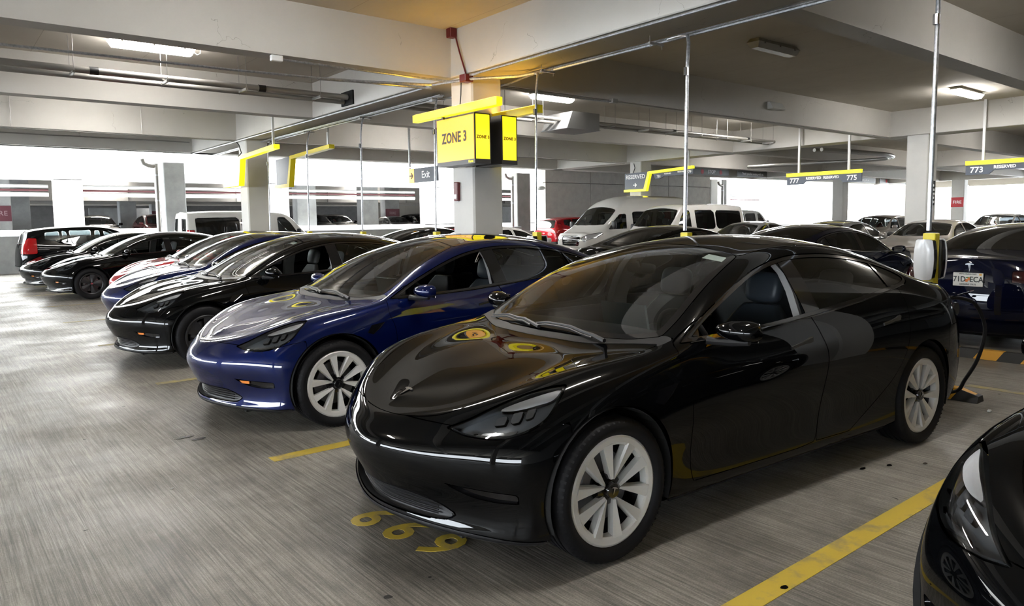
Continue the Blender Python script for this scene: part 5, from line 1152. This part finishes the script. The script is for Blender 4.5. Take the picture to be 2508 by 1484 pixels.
# fire signs and small wall items
def fire_sign(x, y, z, w, h, face, label, dim=False):
    r = empty('fire_sign', (x, y, z), label=label, cat='sign', group='red fire signs'); b = MB(); rr, uu, nn = [Vector(v) for v in FACE[face]]
    b.prism([(-w/2, -h/2), (w/2, -h/2), (w/2, h/2), (-w/2, h/2)], lambda a, c: tuple(rr*a+uu*c), lambda a, c: tuple(rr*a+uu*c+nn*.03)); o = b.build('panel', M['dim_red' if dim else 'fire_red'], r)
    letter('lettering', 'FIRE', h*.42, M['dim_letter' if dim else 'letter_white'], o, tuple(nn*.034), face, bold=.004, spacing=1.1); return r
fire_sign(58.9, 21.18, 2.52, .84, .70, '-X', 'red FIRE sign on the white end column at the right')
fire_sign(58.95, 36.0, 2.6, 1.2, .75, '-Y', 'small red FIRE sign on the sunlit wall between the van and column')
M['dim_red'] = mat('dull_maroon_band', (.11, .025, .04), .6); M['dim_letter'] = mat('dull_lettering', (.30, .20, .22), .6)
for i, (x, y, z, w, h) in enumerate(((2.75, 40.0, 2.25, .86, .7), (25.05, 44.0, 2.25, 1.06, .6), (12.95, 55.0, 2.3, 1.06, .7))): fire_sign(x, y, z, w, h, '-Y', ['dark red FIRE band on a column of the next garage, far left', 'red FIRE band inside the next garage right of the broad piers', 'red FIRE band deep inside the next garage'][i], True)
ad = empty('accessible_sign', (25.15, 9.79, 2.55), label='black column sign with wheelchair symbol and white text lines', cat='sign')
b = MB(); b.box(-.17, .17, -.02, 0, -.66, .12, .004); ao_ = b.build('panel', M['sign_black'], ad)
b = MB(); b.lathe([(.055, -.022), (.055, -.028), (.04, -.028), (.04, -.022)], 16, 'y', (0, 0, -.03)); b.tube([(-.01, -.025, .08), (-.005, -.025, .0), (.04, -.025, 0), (.06, -.025, -.06)], .010, 5); b.build('wheelchair_symbol', M['letter_white'], ao_)
for k in range(4):
    b = MB(); wd = (.13, .14, .11, .14)[k]; b.box(-wd, wd, -.026, -.021, -.20-.13*k, -.13-.13*k); b.build('text_line', M['letter_white'], ao_)
# --- red alarm devices on the main column
al = empty('alarm_box', (7.42, 10.80, 4.86), label='dark red square alarm box on the ceiling above the main column', cat='alarm'); b = MB(); b.box(-.07, .07, -.07, .07, -.09, .07, .01); b.build('box', M['red_box'], al)
cd = MB(); cd.tube([(7.45, 10.72, 4.78), (7.44, 10.60, 4.5), (7.48, 10.45, 4.05)], .014, 8); tag(cd.build('alarm_conduit', M['red_box'], smooth=True), 'thin red conduit dropping from the alarm box to the beam', 'conduit')
jb = MB(); jb.box(7.38, 7.56, 10.36, 10.54, 3.96, 4.09, .012); tag(jb.build('junction_box', M['red_box']), 'red junction box at the top of the main column', 'junction box')
st_ = empty('fire_strobe', (7.60, 10.97, 2.11), label='red fire alarm strobe with white lens on the main column', cat='alarm'); b = MB(); b.box(-.05, .02, -.06, .06, -.17, .17, .012); b.build('body', M['red_box'], st_); b = MB(); b.box(-.062, -.05, -.04, .04, -.13, -.05, .004); b.build('strobe_lens', M['letter_white'], st_)
cm = MB(); cm.tube([(7.55, 10.72, 4.03), (7.55, 10.74, 3.8), (7.57, 10.80, 3.62), (7.52, 10.82, 3.45)], .012, 6); tag(cm.build('flexible_conduit', M['black_plastic'], smooth=True), 'black flexible conduit running down the main column to the sign', 'conduit')
cm = MB(); cm.tube([(7.50, 22.4, 4.05), (7.50, 22.2, 3.95), (7.5, 22.0, 3.7), (7.4, 22.3, 3.5)], .018, 6); tag(cm.build('flexible_conduit', M['black_plastic'], smooth=True), 'black flexible conduit curling down the second column to its sign', 'conduit')
cm = MB(); cm.tube([(24.76, 22.0, 4.05), (24.72, 21.9, 3.85), (24.7, 22.0, 3.6)], .018, 6); tag(cm.build('flexible_conduit', M['black_plastic'], smooth=True), 'black flexible conduit above the RESERVED arrow sign', 'conduit')
# --- conduits under the girder and drops to the chargers
def conduit(pts, r, label, n=8, m='steel', cat='conduit', name='conduit', group=None): 
    b = MB(); b.tube(pts, r, n); o = b.build(name, M[m], smooth=True); return tag(o, label, cat, group)
zt = ZB-.035
conduit([(7.53, -6, zt), (7.53, 10.2, zt), (7.45, 10.5, zt-.03)], .022, 'steel conduit along the near edge of the girder soffit')
conduit([(7.53, 11.4, zt), (7.53, 27, zt)], .022, 'steel conduit along the near girder edge beyond the main column')
conduit([(8.32, -6, zt-.03), (8.32, 9.2, zt-.03), (8.12, 9.8, zt-.05), (7.48, 10.38, zt-.08), (7.25, 11.2, zt-.08), (6.2, 11.7, zt-.06), (5.4, 11.9, zt-.06)], .026, 'large steel conduit sweeping from the far girder edge across the column')
conduit([(8.40, -6, zt+.02), (8.40, 9.6, zt+.02), (8.40, 10.4, zt-.05), (8.44, 11.8, zt-.05), (8.3, 13, zt-.03), (8.29, 27, zt-.03)], .022, 'steel conduit along the far edge of the girder')
for k in range(3): conduit([(8.17-.045*k, 12.2, zt-.03), (8.17-.045*k, 27-2*k, zt-.03)], .016, ['first', 'second', 'third'][k]+' thin conduit of the bundle feeding the chargers')
conduit([(7.50, 11.6, zt-.06), (4.0, 12.0, zt-.06), (-2, 12.2, zt-.06)], .020, 'long conduit crossing under the left bay above the aisle')
conduit([(7.6, 11.0, zt-.02), (6.6, 11.05, zt-.02), (4.45, 11.02, zt-.02)], .018, 'thin conduit along the first beam ending in a box')
jb = MB(); jb.box(4.26, 4.44, 10.98, 11.06, zt-.06, zt+.03, .01); tag(jb.build('junction_box', M['white_metal']), 'pale junction box at the end of the first beam conduit', 'junction box')
conduit([(8.55, 10.98, zt-.02), (11.2, 10.98, zt-.02), (11.5, 10.86, zt-.03)], .018, 'thin conduit along the first beam right of the column')
jb = MB(); jb.box(11.5, 11.66, 10.80, 10.92, zt-.06, zt+.03, .01); tag(jb.build('junction_box', M['steel_dark']), 'grey junction box on the beam right of the column', 'junction box')
conduit([(8.4, 10.94, zt+.0), (24.7, 10.94, zt+.0)], .014, 'thin dark conduit along the whole middle beam', m='steel_dark')
conduit([(-10, 22.4, zt), (7.45, 22.4, zt)], .016, 'thin dark conduit along the third beam at left', m='steel_dark')
conduit([(-10, 27.02, zt), (7.45, 27.02, zt)], .02, 'steel conduit along the outer edge beam', m='steel')
conduit([(8.4, 22.4, zt), (24.6, 22.4, zt)], .014, 'thin dark conduit along the far beam right of the second column', m='steel_dark')
for i, yy in enumerate((2.9, 6.9, 9.2, 12.5, 15.6, 18.8, 21.4)):
    r = empty('trapeze_hanger', (8.25, yy, ZB), label='', cat='hanger', group='trapeze hangers under the girder')
    r['label'] = ['trapeze hanger under the girder near the tall right pole', 'trapeze hanger where the second pole leaves the girder', 'trapeze hanger right of the main column', 'trapeze hanger behind the yellow bar', 'trapeze hanger above the fourth pole', 'trapeze hanger above the fifth pole', 'trapeze hanger above the second column sign'][i]
    b = MB(); b.box(-.17, .13, -.02, .02, -.115, -.085); b.build('channel', M['steel_dark'], r)
    for xx in (-.15, .11): b = MB(); b.tube([(xx, 0, 0), (xx, 0, -.16)], .005, 5); b.build('rod', M['steel_dark'], r)
def drop(y, label, zt_=1.42, x=8.0, r_=.021):
    b = MB(); c = [(8.24, y+.50, ZB-.07), (8.22, y+.26, ZB-.07), (8.16, y+.10, ZB-.11), (8.08, y+.02, ZB-.24), (8.03, y, ZB-.5), (8.0, y, zt_)]
    r = empty('charger_pole', (8.0, y, zt_), label=label, cat='pole', group='conduit poles feeding the chargers'); 
    b.tube([(p[0]-8.0, p[1]-y, p[2]-zt_) for p in c], r_, 10); b.build('conduit_pipe', M['steel'], r, smooth=True)
    k = MB(); k.lathe([(r_, .0), (r_+.008, .0), (r_+.008, .10), (r_, .10)], 10, 'z', (0, 0, 2.05 if y < 8 else 1.9)); k.build('coupling', M['chrome_dim'], r)
    return r
CY = [3.13, 6.20, 9.27, 12.34, 15.47, 18.5, 21.3]
PL = ['bare steel pole rising from the white charger behind the nearest sedan', 'bent steel pole dropping to the yellow box behind the nearest roof', 'steel pole right of the main column', 'steel pole left of the zone sign by the Exit sign', 'steel pole in front of the next garage piers', 'steel pole in front of the white van front door', 'steel pole beside the second column sign']
for i, y in enumerate(CY): drop(y, PL[i], r_=.024 if i < 2 else .020, zt_=1.40)
def charger(y, label, full=True):
    r = empty('charging_post', (8.0, y, 0), label=label, cat='charger', group='charging posts down the row')
    b = MB(); b.box(-.055, .055, -.085, .035, 0, 1.375, .006); b.build('post', M['post_yellow'], r)
    b = MB(); b.box(-.12, .12, -.16, .11, 0, .015); b.build('base_plate', M['steel_dark'], r)
    b = MB(); b.box(-.045, .045, -.07, .02, 1.375, 1.378); b.build('top_label', M['paper'], r)
    for sg in (-1, 1):
        w = empty('wall_charger'); w.parent = r; w.location = (sg*.055, -.02 if sg < 0 else -.03, 1.11)
        prof = [(-.205, .058), (-.19, .078), (-.10, .092), (0, .096), (.10, .092), (.19, .078), (.205, .062)]
        s_ = MB(); q = [(yy, z) for z, yy in prof]+[(-yy, z) for z, yy in prof[::-1]]
        # bowed front shell
        vs = []; n = 9
        for z, hw in prof:
            for j in range(n):
                t = -1+2*j/(n-1); vs.append((sg*(.10+.035*(1-t*t)), t*hw, z))
        s_.add(vs, [(i*n+j, i*n+j+1, (i+1)*n+j+1, (i+1)*n+j) for i in range(6) for j in range(n-1)])
        s_.prism(q, lambda a, c: (sg*.09, a, c), lambda a, c: (sg*.101, a, c)); s_.build('front_shell', M['charger_white'], w, angle=45)
        k = MB(); k.prism([(a*.93, c*.97) for a, c in q], lambda a, c: (0, a, c), lambda a, c: (sg*.09, a, c)); k.build('back_housing', M['gloss_black'], w)
    g = MB(); g.tube([(-.10, .02, .92), (-.12, .05, .70), (-.10, .06, .45), (-.14, .09, .25)], .014, 8); g.build('output_cable', M['rubber'], r, smooth=True)
    return r
CL = ['white-fronted wall charger on a yellow post behind the nearest sedan', 'yellow charging post top seen over the roof of the nearest sedan', 'yellow charging post right of the main column', 'yellow charging post left of the main column by the red car', 'yellow charging post behind the blue sedan roof', 'yellow charging post in front of the white van', 'yellow charging post by the second column']
for i, y in enumerate(CY): charger(y, CL[i])
# cable plugged into the nearest sedan
cb = empty('charging_cable', (6.0, 2.25, .88), label='thick black charging cable looping from the nearest sedan tail to the floor', cat='cable')
pts = [(6.06, 2.34, .80), (6.12, 2.33, .87), (6.30, 2.28, .905), (6.50, 2.20, .86), (6.60, 2.16, .74), (6.62, 2.14, .60), (6.60, 2.18, .38), (6.58, 2.26, .20), (6.60, 2.32, .10), (6.70, 2.5, .045), (6.95, 2.75, .02), (7.5, 3.0, .03), (7.86, 3.2, .25)]
def spl(P, n=6):
    o = []; P = [Vector(p) for p in P]; P = [P[0]*2-P[1]]+P+[P[-1]*2-P[-2]]
    for i in range(1, len(P)-2):
        for k in range(n):
            t = k/n; a, b_, c, d = P[i-1:i+3]; o.append(.5*((2*b_)+(c-a)*t+(2*a-5*b_+4*c-d)*t*t+(3*b_-a-3*c+d)*t**3))
    return o+[P[-2]]
b = MB(); b.tube([Vector(p)-Vector((6.0, 2.25, .88)) for p in spl(pts)], .0145, 8); b.build('cable', M['rubber'], cb, smooth=True)
b = MB(); b.tube([(.0, .10, -.10), (.05, .09, -.09), (.09, .085, -.05), (.12, .08, -.01)], [.026, .028, .024, .018], 10); b.build('connector_handle', M['black_plastic'], cb, smooth=True)
# wheel stops
M['stop_black'] = mat('black_rubber_stop', (.012, .012, .012), .55); M['stop_yellow'] = mat('yellow_reflective_stripe', (.75, .38, .03), .45)
def wheel_stop(x, yc, label, L=1.83):
    r = empty('wheel_stop', (x, yc, 0), label=label, cat='wheel stop', group='black rubber wheel stops'); b = MB()
    q = [(-.075, 0), (.075, 0), (.045, .10), (-.045, .10)]
    vs = []
    for y, zs in ((-L/2, .0), (-L/2+.0, 1), (L/2, 1)): pass
    e = .16
    sec = [(-L/2, 1, .55), (-L/2+e, 1, 1), (L/2-e, 1, 1), (L/2, 1, .55)]
    for y, w, h in sec:
        for a, c in q: vs.append((a, y, c*h if c > 0 else 0))
    b.add(vs, [(i*4+j, i*4+(j+1) % 4, (i+1)*4+(j+1) % 4, (i+1)*4+j) for i in range(3) for j in range(4)]+[(3, 2, 1, 0), (12, 13, 14, 15)]); b.build('stop_body', M['stop_black'], r)
    for k in range(4):
        y = -L/2+.20+k*.44; s_ = MB(); d = .22; lean = .10
        P = []
        for yy, zz, xx in ((y, .004, -.0765), (y+d, .004, -.0765), (y+d-lean*.6, .1015, -.0452), (y-lean*.6, .1015, -.0452)): P.append((xx, yy, zz))
        P2 = [(.0452, y-lean*.6, .1018), (.0452, y+d-lean*.6, .1018), (-.0452, y+d-lean*.6, .1018), (-.0452, y-lean*.6, .1018)]
        s_.add(P, [(0, 1, 2, 3)]); s_.add(P2, [(0, 1, 2, 3)]); s_.build('yellow_stripe', M['stop_yellow'], r)
    s_ = MB(); s_.add([(-.030, -L/2+.03, .064), (.030, -L/2+.03, .064), (.042, -L/2+.15, .098), (-.042, -L/2+.15, .098)], [(0, 1, 2, 3)]); s_.build('yellow_stripe', M['stop_yellow'], r)
    return r
SL = ['behind the nearest black sedan', 'behind the bright blue sedan', 'behind the third car, black', 'behind the fourth car, dark blue']
for k in range(4): wheel_stop(6.74, Y0+PITCH*(k+.5)-.02+(.0 if k else -.02), 'black rubber wheel stop with yellow stripes '+SL[k])
wheel_stop(8.86, 3.0, 'black rubber wheel stop with yellow stripes under the tail of the plated dark sedan'); wheel_stop(8.86, .1, 'black rubber wheel stop with yellow stripes at the right edge of the frame')
# stall number painted on the floor
for ch, dx, dy, rz in (('6', 1.75, 3.38, .1), ('6', 1.80, 3.13, 0), ('9', 1.84, 2.87, 0)):
    letter('painted_digit', ch, .36, M['line_faint'] if 0 else M['digit'] if 'digit' in M else M.setdefault('digit', M['line_yellow']), floor, (dx, dy, .002), 'floor', extrude=.0008, bold=.006)
# drain pipe, ceiling pipe runs, vent box
def pipe_run(name, y, x0, x1, z, r, label, couplings=(), hang=(), m='steel_pipe'):
    R_ = empty(name, (x0, y, z), label=label, cat='pipe'); b = MB(); b.tube([(0, 0, 0), (x1-x0, 0, 0)], r, 14); b.build('pipe_length', M['steel_dark'], R_, smooth=True)
    for c in couplings: k = MB(); k.tube([(c-x0-.07, 0, 0), (c-x0+.07, 0, 0)], r*1.16, 14); k.build('coupling', M['black_plastic'], R_, angle=40)
    for c in hang:
        h = MB(); h.box(c-x0-.02, c-x0+.02, -.28, .18, -r-.05, -r-.005); h.build('hanger_channel', M['steel_dark'], R_)
        for dy in (-.26, .16): h = MB(); h.tube([(c-x0, dy, -r-.09), (c-x0, dy, ZC-z)], .006, 5); h.build('hanger_rod', M['steel_dark'], R_)
    return R_
pipe_run('ceiling_pipe', 14.90, -6, 7.44, 4.32, .060, 'large grey pipe along the left bay ending at the girder hole', (2.55, 5.55), (2.2, 3.7, 5.15, 6.7))
pipe_run('ceiling_pipe', 15.08, -6, 7.44, 4.24, .050, 'second grey pipe tucked below the large pipe at left', (), ())
cr = MB(); cr.box(7.46, 7.51, 14.7, 15.25, 4.16, 4.46); tag(cr.build('hole_shade_block', M['void']), 'dark square block drawn as the shaded hole where the pipes enter the girder', 'opening')  # near-black block on the girder face, the shade of a hole as colour
for k in range(4): conduit([(-6, 13.22+.05*k, 4.62), (8, 13.22+.05*k, 4.62)], .019, ['first', 'second', 'third', 'fourth'][k]+' of four parallel thin pipes crossing above the lit fixture', m='steel_dark', cat='pipe', name='thin_pipe', group='four parallel thin pipes')
conduit([(-10, 26.9, 4.45), (7.4, 26.9, 4.45)], .02, 'thin dark sprinkler pipe in front of the edge beam', m='steel_dark', cat='pipe', name='sprinkler_pipe')
for i, xx in enumerate((1.9, 4.9)):
    conduit([(xx, 22.30, ZB), (xx, 22.30, ZC)], .008, ['thin rod hanging on the third beam, left one', 'thin rod hanging on the third beam, right one'][i], m='steel_dark', cat='rod', name='hanger_rod_wire')
vb = empty('vent_box', (14.6, 15.2, 4.35), label='grey sheet-metal box fixed under the ceiling beside the pipe rack', cat='box'); b = MB(); b.hexa([(-.75, -.5, -.26), (.5, -.5, -.26), (.5, .55, -.26), (-.75, .55, -.26), (-.55, -.5, .20), (.5, -.5, .20), (.5, .55, .20), (-.55, .55, .20)]); b.build('casing', M['sheet'] if 'sheet' in M else M.setdefault('sheet', mat('grey_sheet_metal', (.20, .20, .20), .5, .3)), vb)
b = MB(); b.box(-.78, .52, -.53, .57, -.275, -.262); b.build('bottom_flange', M['sheet'], vb)
pipe_run('ceiling_pipe', 15.1, 9.0, 14.0, 4.36, .055, 'grey pipe left of the grey ceiling box', (), (10.2, 11.8, 13.1)); pipe_run('ceiling_pipe', 15.35, 9.0, 14.0, 4.30, .045, 'second grey pipe left of the ceiling box')
pipe_run('ceiling_pipe', 15.1, 15.1, 24.7, 4.36, .050, 'grey pipe right of the grey ceiling box', (18.9, 23.0), (15.9, 17.4, 18.7, 20.0, 21.4, 22.8, 24.2)); pipe_run('ceiling_pipe', 15.35, 15.1, 24.7, 4.31, .045, 'second grey pipe right of the ceiling box')
for k in range(2):
    o_ = .28*k
    pts = spl([(25.7, 13.8+o_, 4.02), (27.0, 13.6+o_, 4.02), (28.2, 13.5+o_, 4.02), (30.6+o_, 13.5+o_, 4.02), (32.2+o_, 14.4+o_, 4.02), (32.0+o_, 16.3+o_, 4.02), (31.5+o_, 18.3, 4.02), (31.1+o_, 20.4, 4.02)], 5)
    conduit(pts, .07, ['inner', 'outer'][k]+' of two large pipes curving round left of the right column', m='steel_dark', cat='pipe', name='curved_pipe', n=10)
pipe_run('ceiling_pipe', 15.1, 42.7, 52.0, 4.32, .07, 'distant dark pipe run right of the right column', (44,), (44, 46, 48))
def downpipe(x, y, label, z1=3.95, r=.085):
    R_ = empty('downpipe', (x, y, 0), label=label, cat='pipe'); b = MB(); b.tube([(0, 0, 0), (0, 0, z1)], r, 14); b.build('pipe_shaft', M['steel_dark'], R_, smooth=True)
    for z in (1.3, 2.55, 3.5): k = MB(); k.tube([(0, 0, z-.03), (0, 0, z+.03)], r*1.12, 14); k.build('clamp', M['steel'], R_, angle=40)
    b = MB(); b.tube([(0, 0, z1-.12), (-.25, 0, z1-.10), (-.42, 0, z1-.02), (-.48, 0, z1+.15)], r*.92, 12); b.build('elbow', M['steel_dark'], R_, smooth=True)
downpipe(7.05, 30.2, 'tall grey downpipe with elbow left of the grey concrete pier'); downpipe(24.6, 30.4, 'grey downpipe between the main column and the concrete wall'); downpipe(43.2, 30.3, 'thin grey downpipe beyond the white vans'); 
# pale speaker on the beam, camera on stalk, small emergency light
b = MB(); b.hexa([(17.5, 10.74, 4.42), (18.1, 10.74, 4.42), (18.1, 10.92, 4.42), (17.5, 10.92, 4.42), (17.5, 10.86, 4.60), (18.1, 10.86, 4.60), (18.1, 10.92, 4.60), (17.5, 10.92, 4.60)]); tag(b.build('wall_speaker', M['white_metal']), 'small pale box fixed on the middle beam', 'speaker')
cmr = empty('security_camera', (24.0, 27.4, 3.2), label='small white dome camera on a stalk in front of the concrete wall', cat='camera'); b = MB(); b.tube([(0, 0, .1), (0, 0, .95)], .02, 6); b.build('stalk', M['white_metal'], cmr); b = MB(); blob(b, (0, 0, 0), (.42, .36, .20), .8, 12, 8); b.build('dome', M['white_metal'], cmr, smooth=True)
# pipes along the opening of the next garage
M['maroon_pipe'] = mat('maroon_pipe', (.09, .02, .025), .5)
for k, (z, r_, m_) in enumerate(((3.35, .07, 'white_metal'), (3.18, .045, 'maroon_pipe'), (3.0, .09, 'white_metal'))):
    for i, (x0, x1) in enumerate(((-6, 4.3), (5.5, 13), (14.6, 22.5), (25.1, 30.4), (52.5, 58.1))): conduit([(x0, 36.9, z), (x1, 36.9, z)], r_, '%s %s pipe inside the %s opening of the next garage' % (['upper', 'middle', 'lower'][k], ['white', 'red', 'white'][k], ['first', 'second', 'third', 'fourth', 'fifth'][i]), m=m_, cat='pipe', name='wall_pipe', group='pipes along the openings of the next garage')
for i, (x, y) in enumerate(((0, 46), (8, 46), (16, 46), (24, 46), (4, 57), (14, 57), (24, 57), (34, 57))):
    f_ = fixture(x, y, True, 'small lit fixture deep inside the next garage', L=1.6, wire=False); f_.location.z = 3.75 if y > 50 else 4.4; f_['label'] = 'lit fixture inside the next garage, %s' % ['behind the far left piers', 'behind the left opening', 'behind the wide opening', 'behind the broad piers', 'deep behind the left opening', 'deep behind the middle opening', 'deep behind the broad piers', 'deep at the right end'][i]; f_['group'] = 'lights inside the next garage'

arrow('arrow', bs_, (-.008, -.60, -.52), '-X', .22, 'letter_white')
# litter and oil drops on the floor
M['oil'] = mat('black_oil_drop', (.004, .004, .004), .25)
for x, y, a, b_ in ((1.93, 1.75, .022, .014), (2.18, 1.74, .020, .014), (2.72, 1.58, .021, .014), (4.60, 1.98, .022, .014), (4.42, 2.06, .03, .012), (4.80, 1.85, .018, .012), (1.40, 5.62, .07, .03), (1.47, 5.50, .05, .025), (.55, 4.2, .012, .006), (1.05, 4.55, .012, .008), (.2, 3.4, .014, .006), (.9, 2.9, .012, .005)):
    d = MB(); d.add([(x+a*math.cos(t)*(1+.15*math.sin(3*t)), y+b_*math.sin(t), .0035) for t in np.linspace(0, 2*PI, 15)[:-1]], [tuple(range(14))]); d.build('oil_drop', M['oil'], floor)
pb = MB(); blob(pb, (0, 0, .012), (.04, .03, .024), .8, 8, 5); po_ = pb.build('pebble', M['paper'], smooth=True); po_.location = (6.45, 2.03, 0); tag(po_, 'small white pebble beside the wheel stop of the nearest sedan', 'pebble')
# ------------------------------------------------------------------ the vehicles
def put(o, x, y, rz=0.0): o.location = (x, y, 0); o.rotation_euler = (0, 0, rz); return o
near = put(make_sedan('sedan_car', 'nearest glossy black electric sedan with silver wheels, plugged into a charger', 'car', M['paint_black'], marker=False), 1.556, 3.137, -.0536)
put(make_sedan('sedan_car', 'bright blue electric sedan with silver wheels beside the nearest black one', 'car', M['paint_blue']), 1.56, 6.0, 0)
put(make_sedan('sedan_car', 'third car of the row, black sedan with dark wheels and white seats', 'car', M['paint_black'], 'dark', 'seat_white'), 1.55, 9.28, 0)
put(make_sedan('sedan_car', 'fourth car of the row, dark blue sedan before the red one', 'car', M['paint_blue'], 'dark'), 2.02, 12.35, 0)
put(make_sedan('sedan_car', 'red electric sedan in the row between dark blue and black ones', 'car', M['paint_red'], 'dark'), 2.68, 15.5, 0)
put(make_sedan('sedan_car', 'sixth car of the row, black sedan with dark wheel in full view', 'car', M['paint_black'], 'dark', 'seat_white'), 1.95, 18.95, 0)
put(make_sedan('sedan_car', 'last black sedan of the row, beside the boxy black hatchback', 'car', M['paint_black'], 'dark'), 1.80, 21.9, 0)
put(make_sedan('sedan_car', 'black sedan cut off by the lower right corner, head lamp in close-up', 'car', M['paint_black']), 1.82, .16, -.17)
jc = put(make_sedan('sedan_car', 'dark navy sedan at right showing its boot and number plate', 'car', M['paint_navy']), 14.0, 3.20, PI)
put(make_sedan('sedan_car', 'dark navy sedan seen over the nearest roof, parked nose away', 'car', M['paint_navy']), 14.4, 6.50, PI)
put(make_sedan('sedan_car', 'black sedan behind the bent steel pole, parked nose away', 'car', M['paint_black']), 14.1, 9.25, PI)
put(make_sedan('sedan_car', 'black sedan roof left of the red car behind the poles', 'car', M['paint_black'], detail=False), 14.3, 18.4, PI)
put(make_sedan('sedan_car', 'red sedan behind the pole left of the main column', 'car', M['paint_red'], detail=False), 17.0, 20.9, PI)
put(make_auto('saloon', 'saloon_car', 'white saloon just right of the main column', 'car', M['paint_white']), 14.7, 15.6, PI)
put(make_auto('wagon', 'hatchback_car', 'boxy black hatchback with tall red tail lamp by the parapet', 'car', M['paint_black']), 6.45, 24.9, PI)
put(make_auto('passenger_van', 'passenger_van', 'long white passenger van behind the second column', 'van', M['paint_white']), 13.0, 28.8, PI)
put(make_auto('high_roof_van', 'high_roof_van', 'white high-roof van with chrome grille bars facing left', 'van', M['paint_white']), 18.95, 20.0, 0)
put(make_auto('passenger_van', 'passenger_van', 'white passenger van with dark side glass right of the high-roof van', 'van', M['paint_white']), 18.9, 17.0, 0)
re_ = put(make_auto('wagon', 'estate_car', 'small red estate car left of the high-roof van', 'car', M['paint_red']), 28.5, 27.3, PI); re_.scale = (1, 1.05, 1.10)
put(make_auto('saloon', 'saloon_car', 'beige silver saloon facing the viewer behind the charger', 'car', M['paint_silver'], wheel='silver'), 19.5, 8.5, 0)
put(make_auto('saloon', 'saloon_car', 'dark grey saloon between the vans and the navy sedan', 'car', M['paint_grey']), 19.2, 14.2, 0)
put(make_auto('saloon', 'saloon_car', 'brown grey saloon parked nose right behind the navy roof', 'car', M['paint_grey']), 23.8, 10.7, PI)
put(make_auto('wagon', 'estate_car', 'pale beige estate car left of the right column', 'car', M['paint_silver']), 29.6, 14.5, 0)
put(make_auto('saloon', 'saloon_car', 'dark navy saloon far right behind the silver one', 'car', M['paint_navy']), 31.0, 7.0, 0)
put(make_auto('wagon', 'estate_car', 'white estate car right of the right column', 'car', M['paint_white']), 36.0, 12.0, 0)
put(make_auto('saloon', 'saloon_car', 'silver saloon at the far right edge', 'car', M['paint_silver']), 36.0, 6.0, 0)
put(make_auto('passenger_van', 'passenger_van', 'pale van in the sunlight far behind the passenger van', 'van', M['paint_white']), 44, 27.5, PI)
nbl = [(0.0, 41, 'wagon', 'paint_black', 'dark car at the far left edge inside the next garage'), (7.2, 44, 'wagon', 'paint_black', 'black tall car inside the next garage, left opening'), (9.6, 41, 'wagon', 'paint_maroon', 'maroon tall car inside the next garage'), (12.2, 43, 'wagon', 'paint_white', 'white tall car inside the next garage left of the downpipe'),
       (15.3, 44, 'wagon', 'paint_black', 'black tall car right of the white van roof in the next garage'), (18.4, 42, 'wagon', 'paint_navy', 'navy tall car between the broad piers of the next garage'), (20.9, 44, 'wagon', 'paint_black', 'black car right of the first broad pier in the next garage'), (24.2, 42, 'saloon', 'paint_grey', 'grey saloon right of the broad piers in the next garage'), (27.4, 44, 'wagon', 'paint_black', 'black tall car at the right end of the next garage opening')]
for x, y, k, p_, lb in nbl:
    c = make_auto(k, 'parked_car', lb, 'car', M[p_], group='cars inside the next garage'); put(c, x, y-2.2, PI/2); c.location.z = .60
# number plate on the navy sedan
pl = MB(); pl.box(4.700, 4.708, -.155, .155, .74, .895, .006); po = pl.build('number_plate', M['plate'] if 'plate' in M else M.setdefault('plate', mat('white_number_plate', (.78, .78, .74), .35)), jc)
M['plate_ink'] = mat('dark_plate_ink', (.02, .03, .03), .5); M['orange'] = mat('orange_print', (.75, .22, .05), .5); M['leaf'] = mat('green_print', (.08, .25, .06), .5)
letter('plate_characters', '71D', .088, M['plate_ink'], po, (4.712, -.086, .818), '+X', bold=.001, sx=.85); letter('plate_characters', 'ECA', .088, M['plate_ink'], po, (4.712, .088, .818), '+X', bold=.001, sx=.85)
letter('plate_characters', 'SUNSHINE STATE', .022, M['plate_ink'], po, (4.712, 0, .762), '+X'); letter('plate_characters', 'MYFLORIDA.COM', .022, M['plate_ink'], po, (4.712, -.0, .880), '+X')
for y, z in ((-.012, .806), (.014, .825)):
    b = MB(); blob(b, (4.711, y, z), (.004, .036, .036), 1, 12, 6); b.build('orange_print', M['orange'], po)
b = MB(); blob(b, (4.710, .0, .84), (.003, .05, .016), 1, 10, 6); b.build('leaf_print', M['leaf'], po)
b = MB(); b.box(4.708, 4.710, .115, .14, .868, .886); b.build('corner_sticker', M['stop_yellow'], po)
# open charge port flap on the nearest sedan
sh = SEDAN['sheet']; pp = on_sheet(sh, 4.36, .90)
fl_ = MB(); fl_.hexa([(4.30, -pp[1]-.01, .955), (4.44, -pp[1]+.02, .955), (4.44, -pp[1]-.10, 1.00), (4.30, -pp[1]-.13, 1.00), (4.30, -pp[1]-.01, .962), (4.44, -pp[1]+.02, .962), (4.44, -pp[1]-.10, 1.008), (4.30, -pp[1]-.13, 1.008)]); fl_.build('charge_flap', M['gloss_black'], near)
cp = MB(); cp.lathe([(.0, 0), (.05, 0), (.055, .012), (.0, .014)], 16, 'y', (4.40, -pp[1]-.004, .86)); cp.build('charge_socket', M['black_plastic'], near, smooth=False)
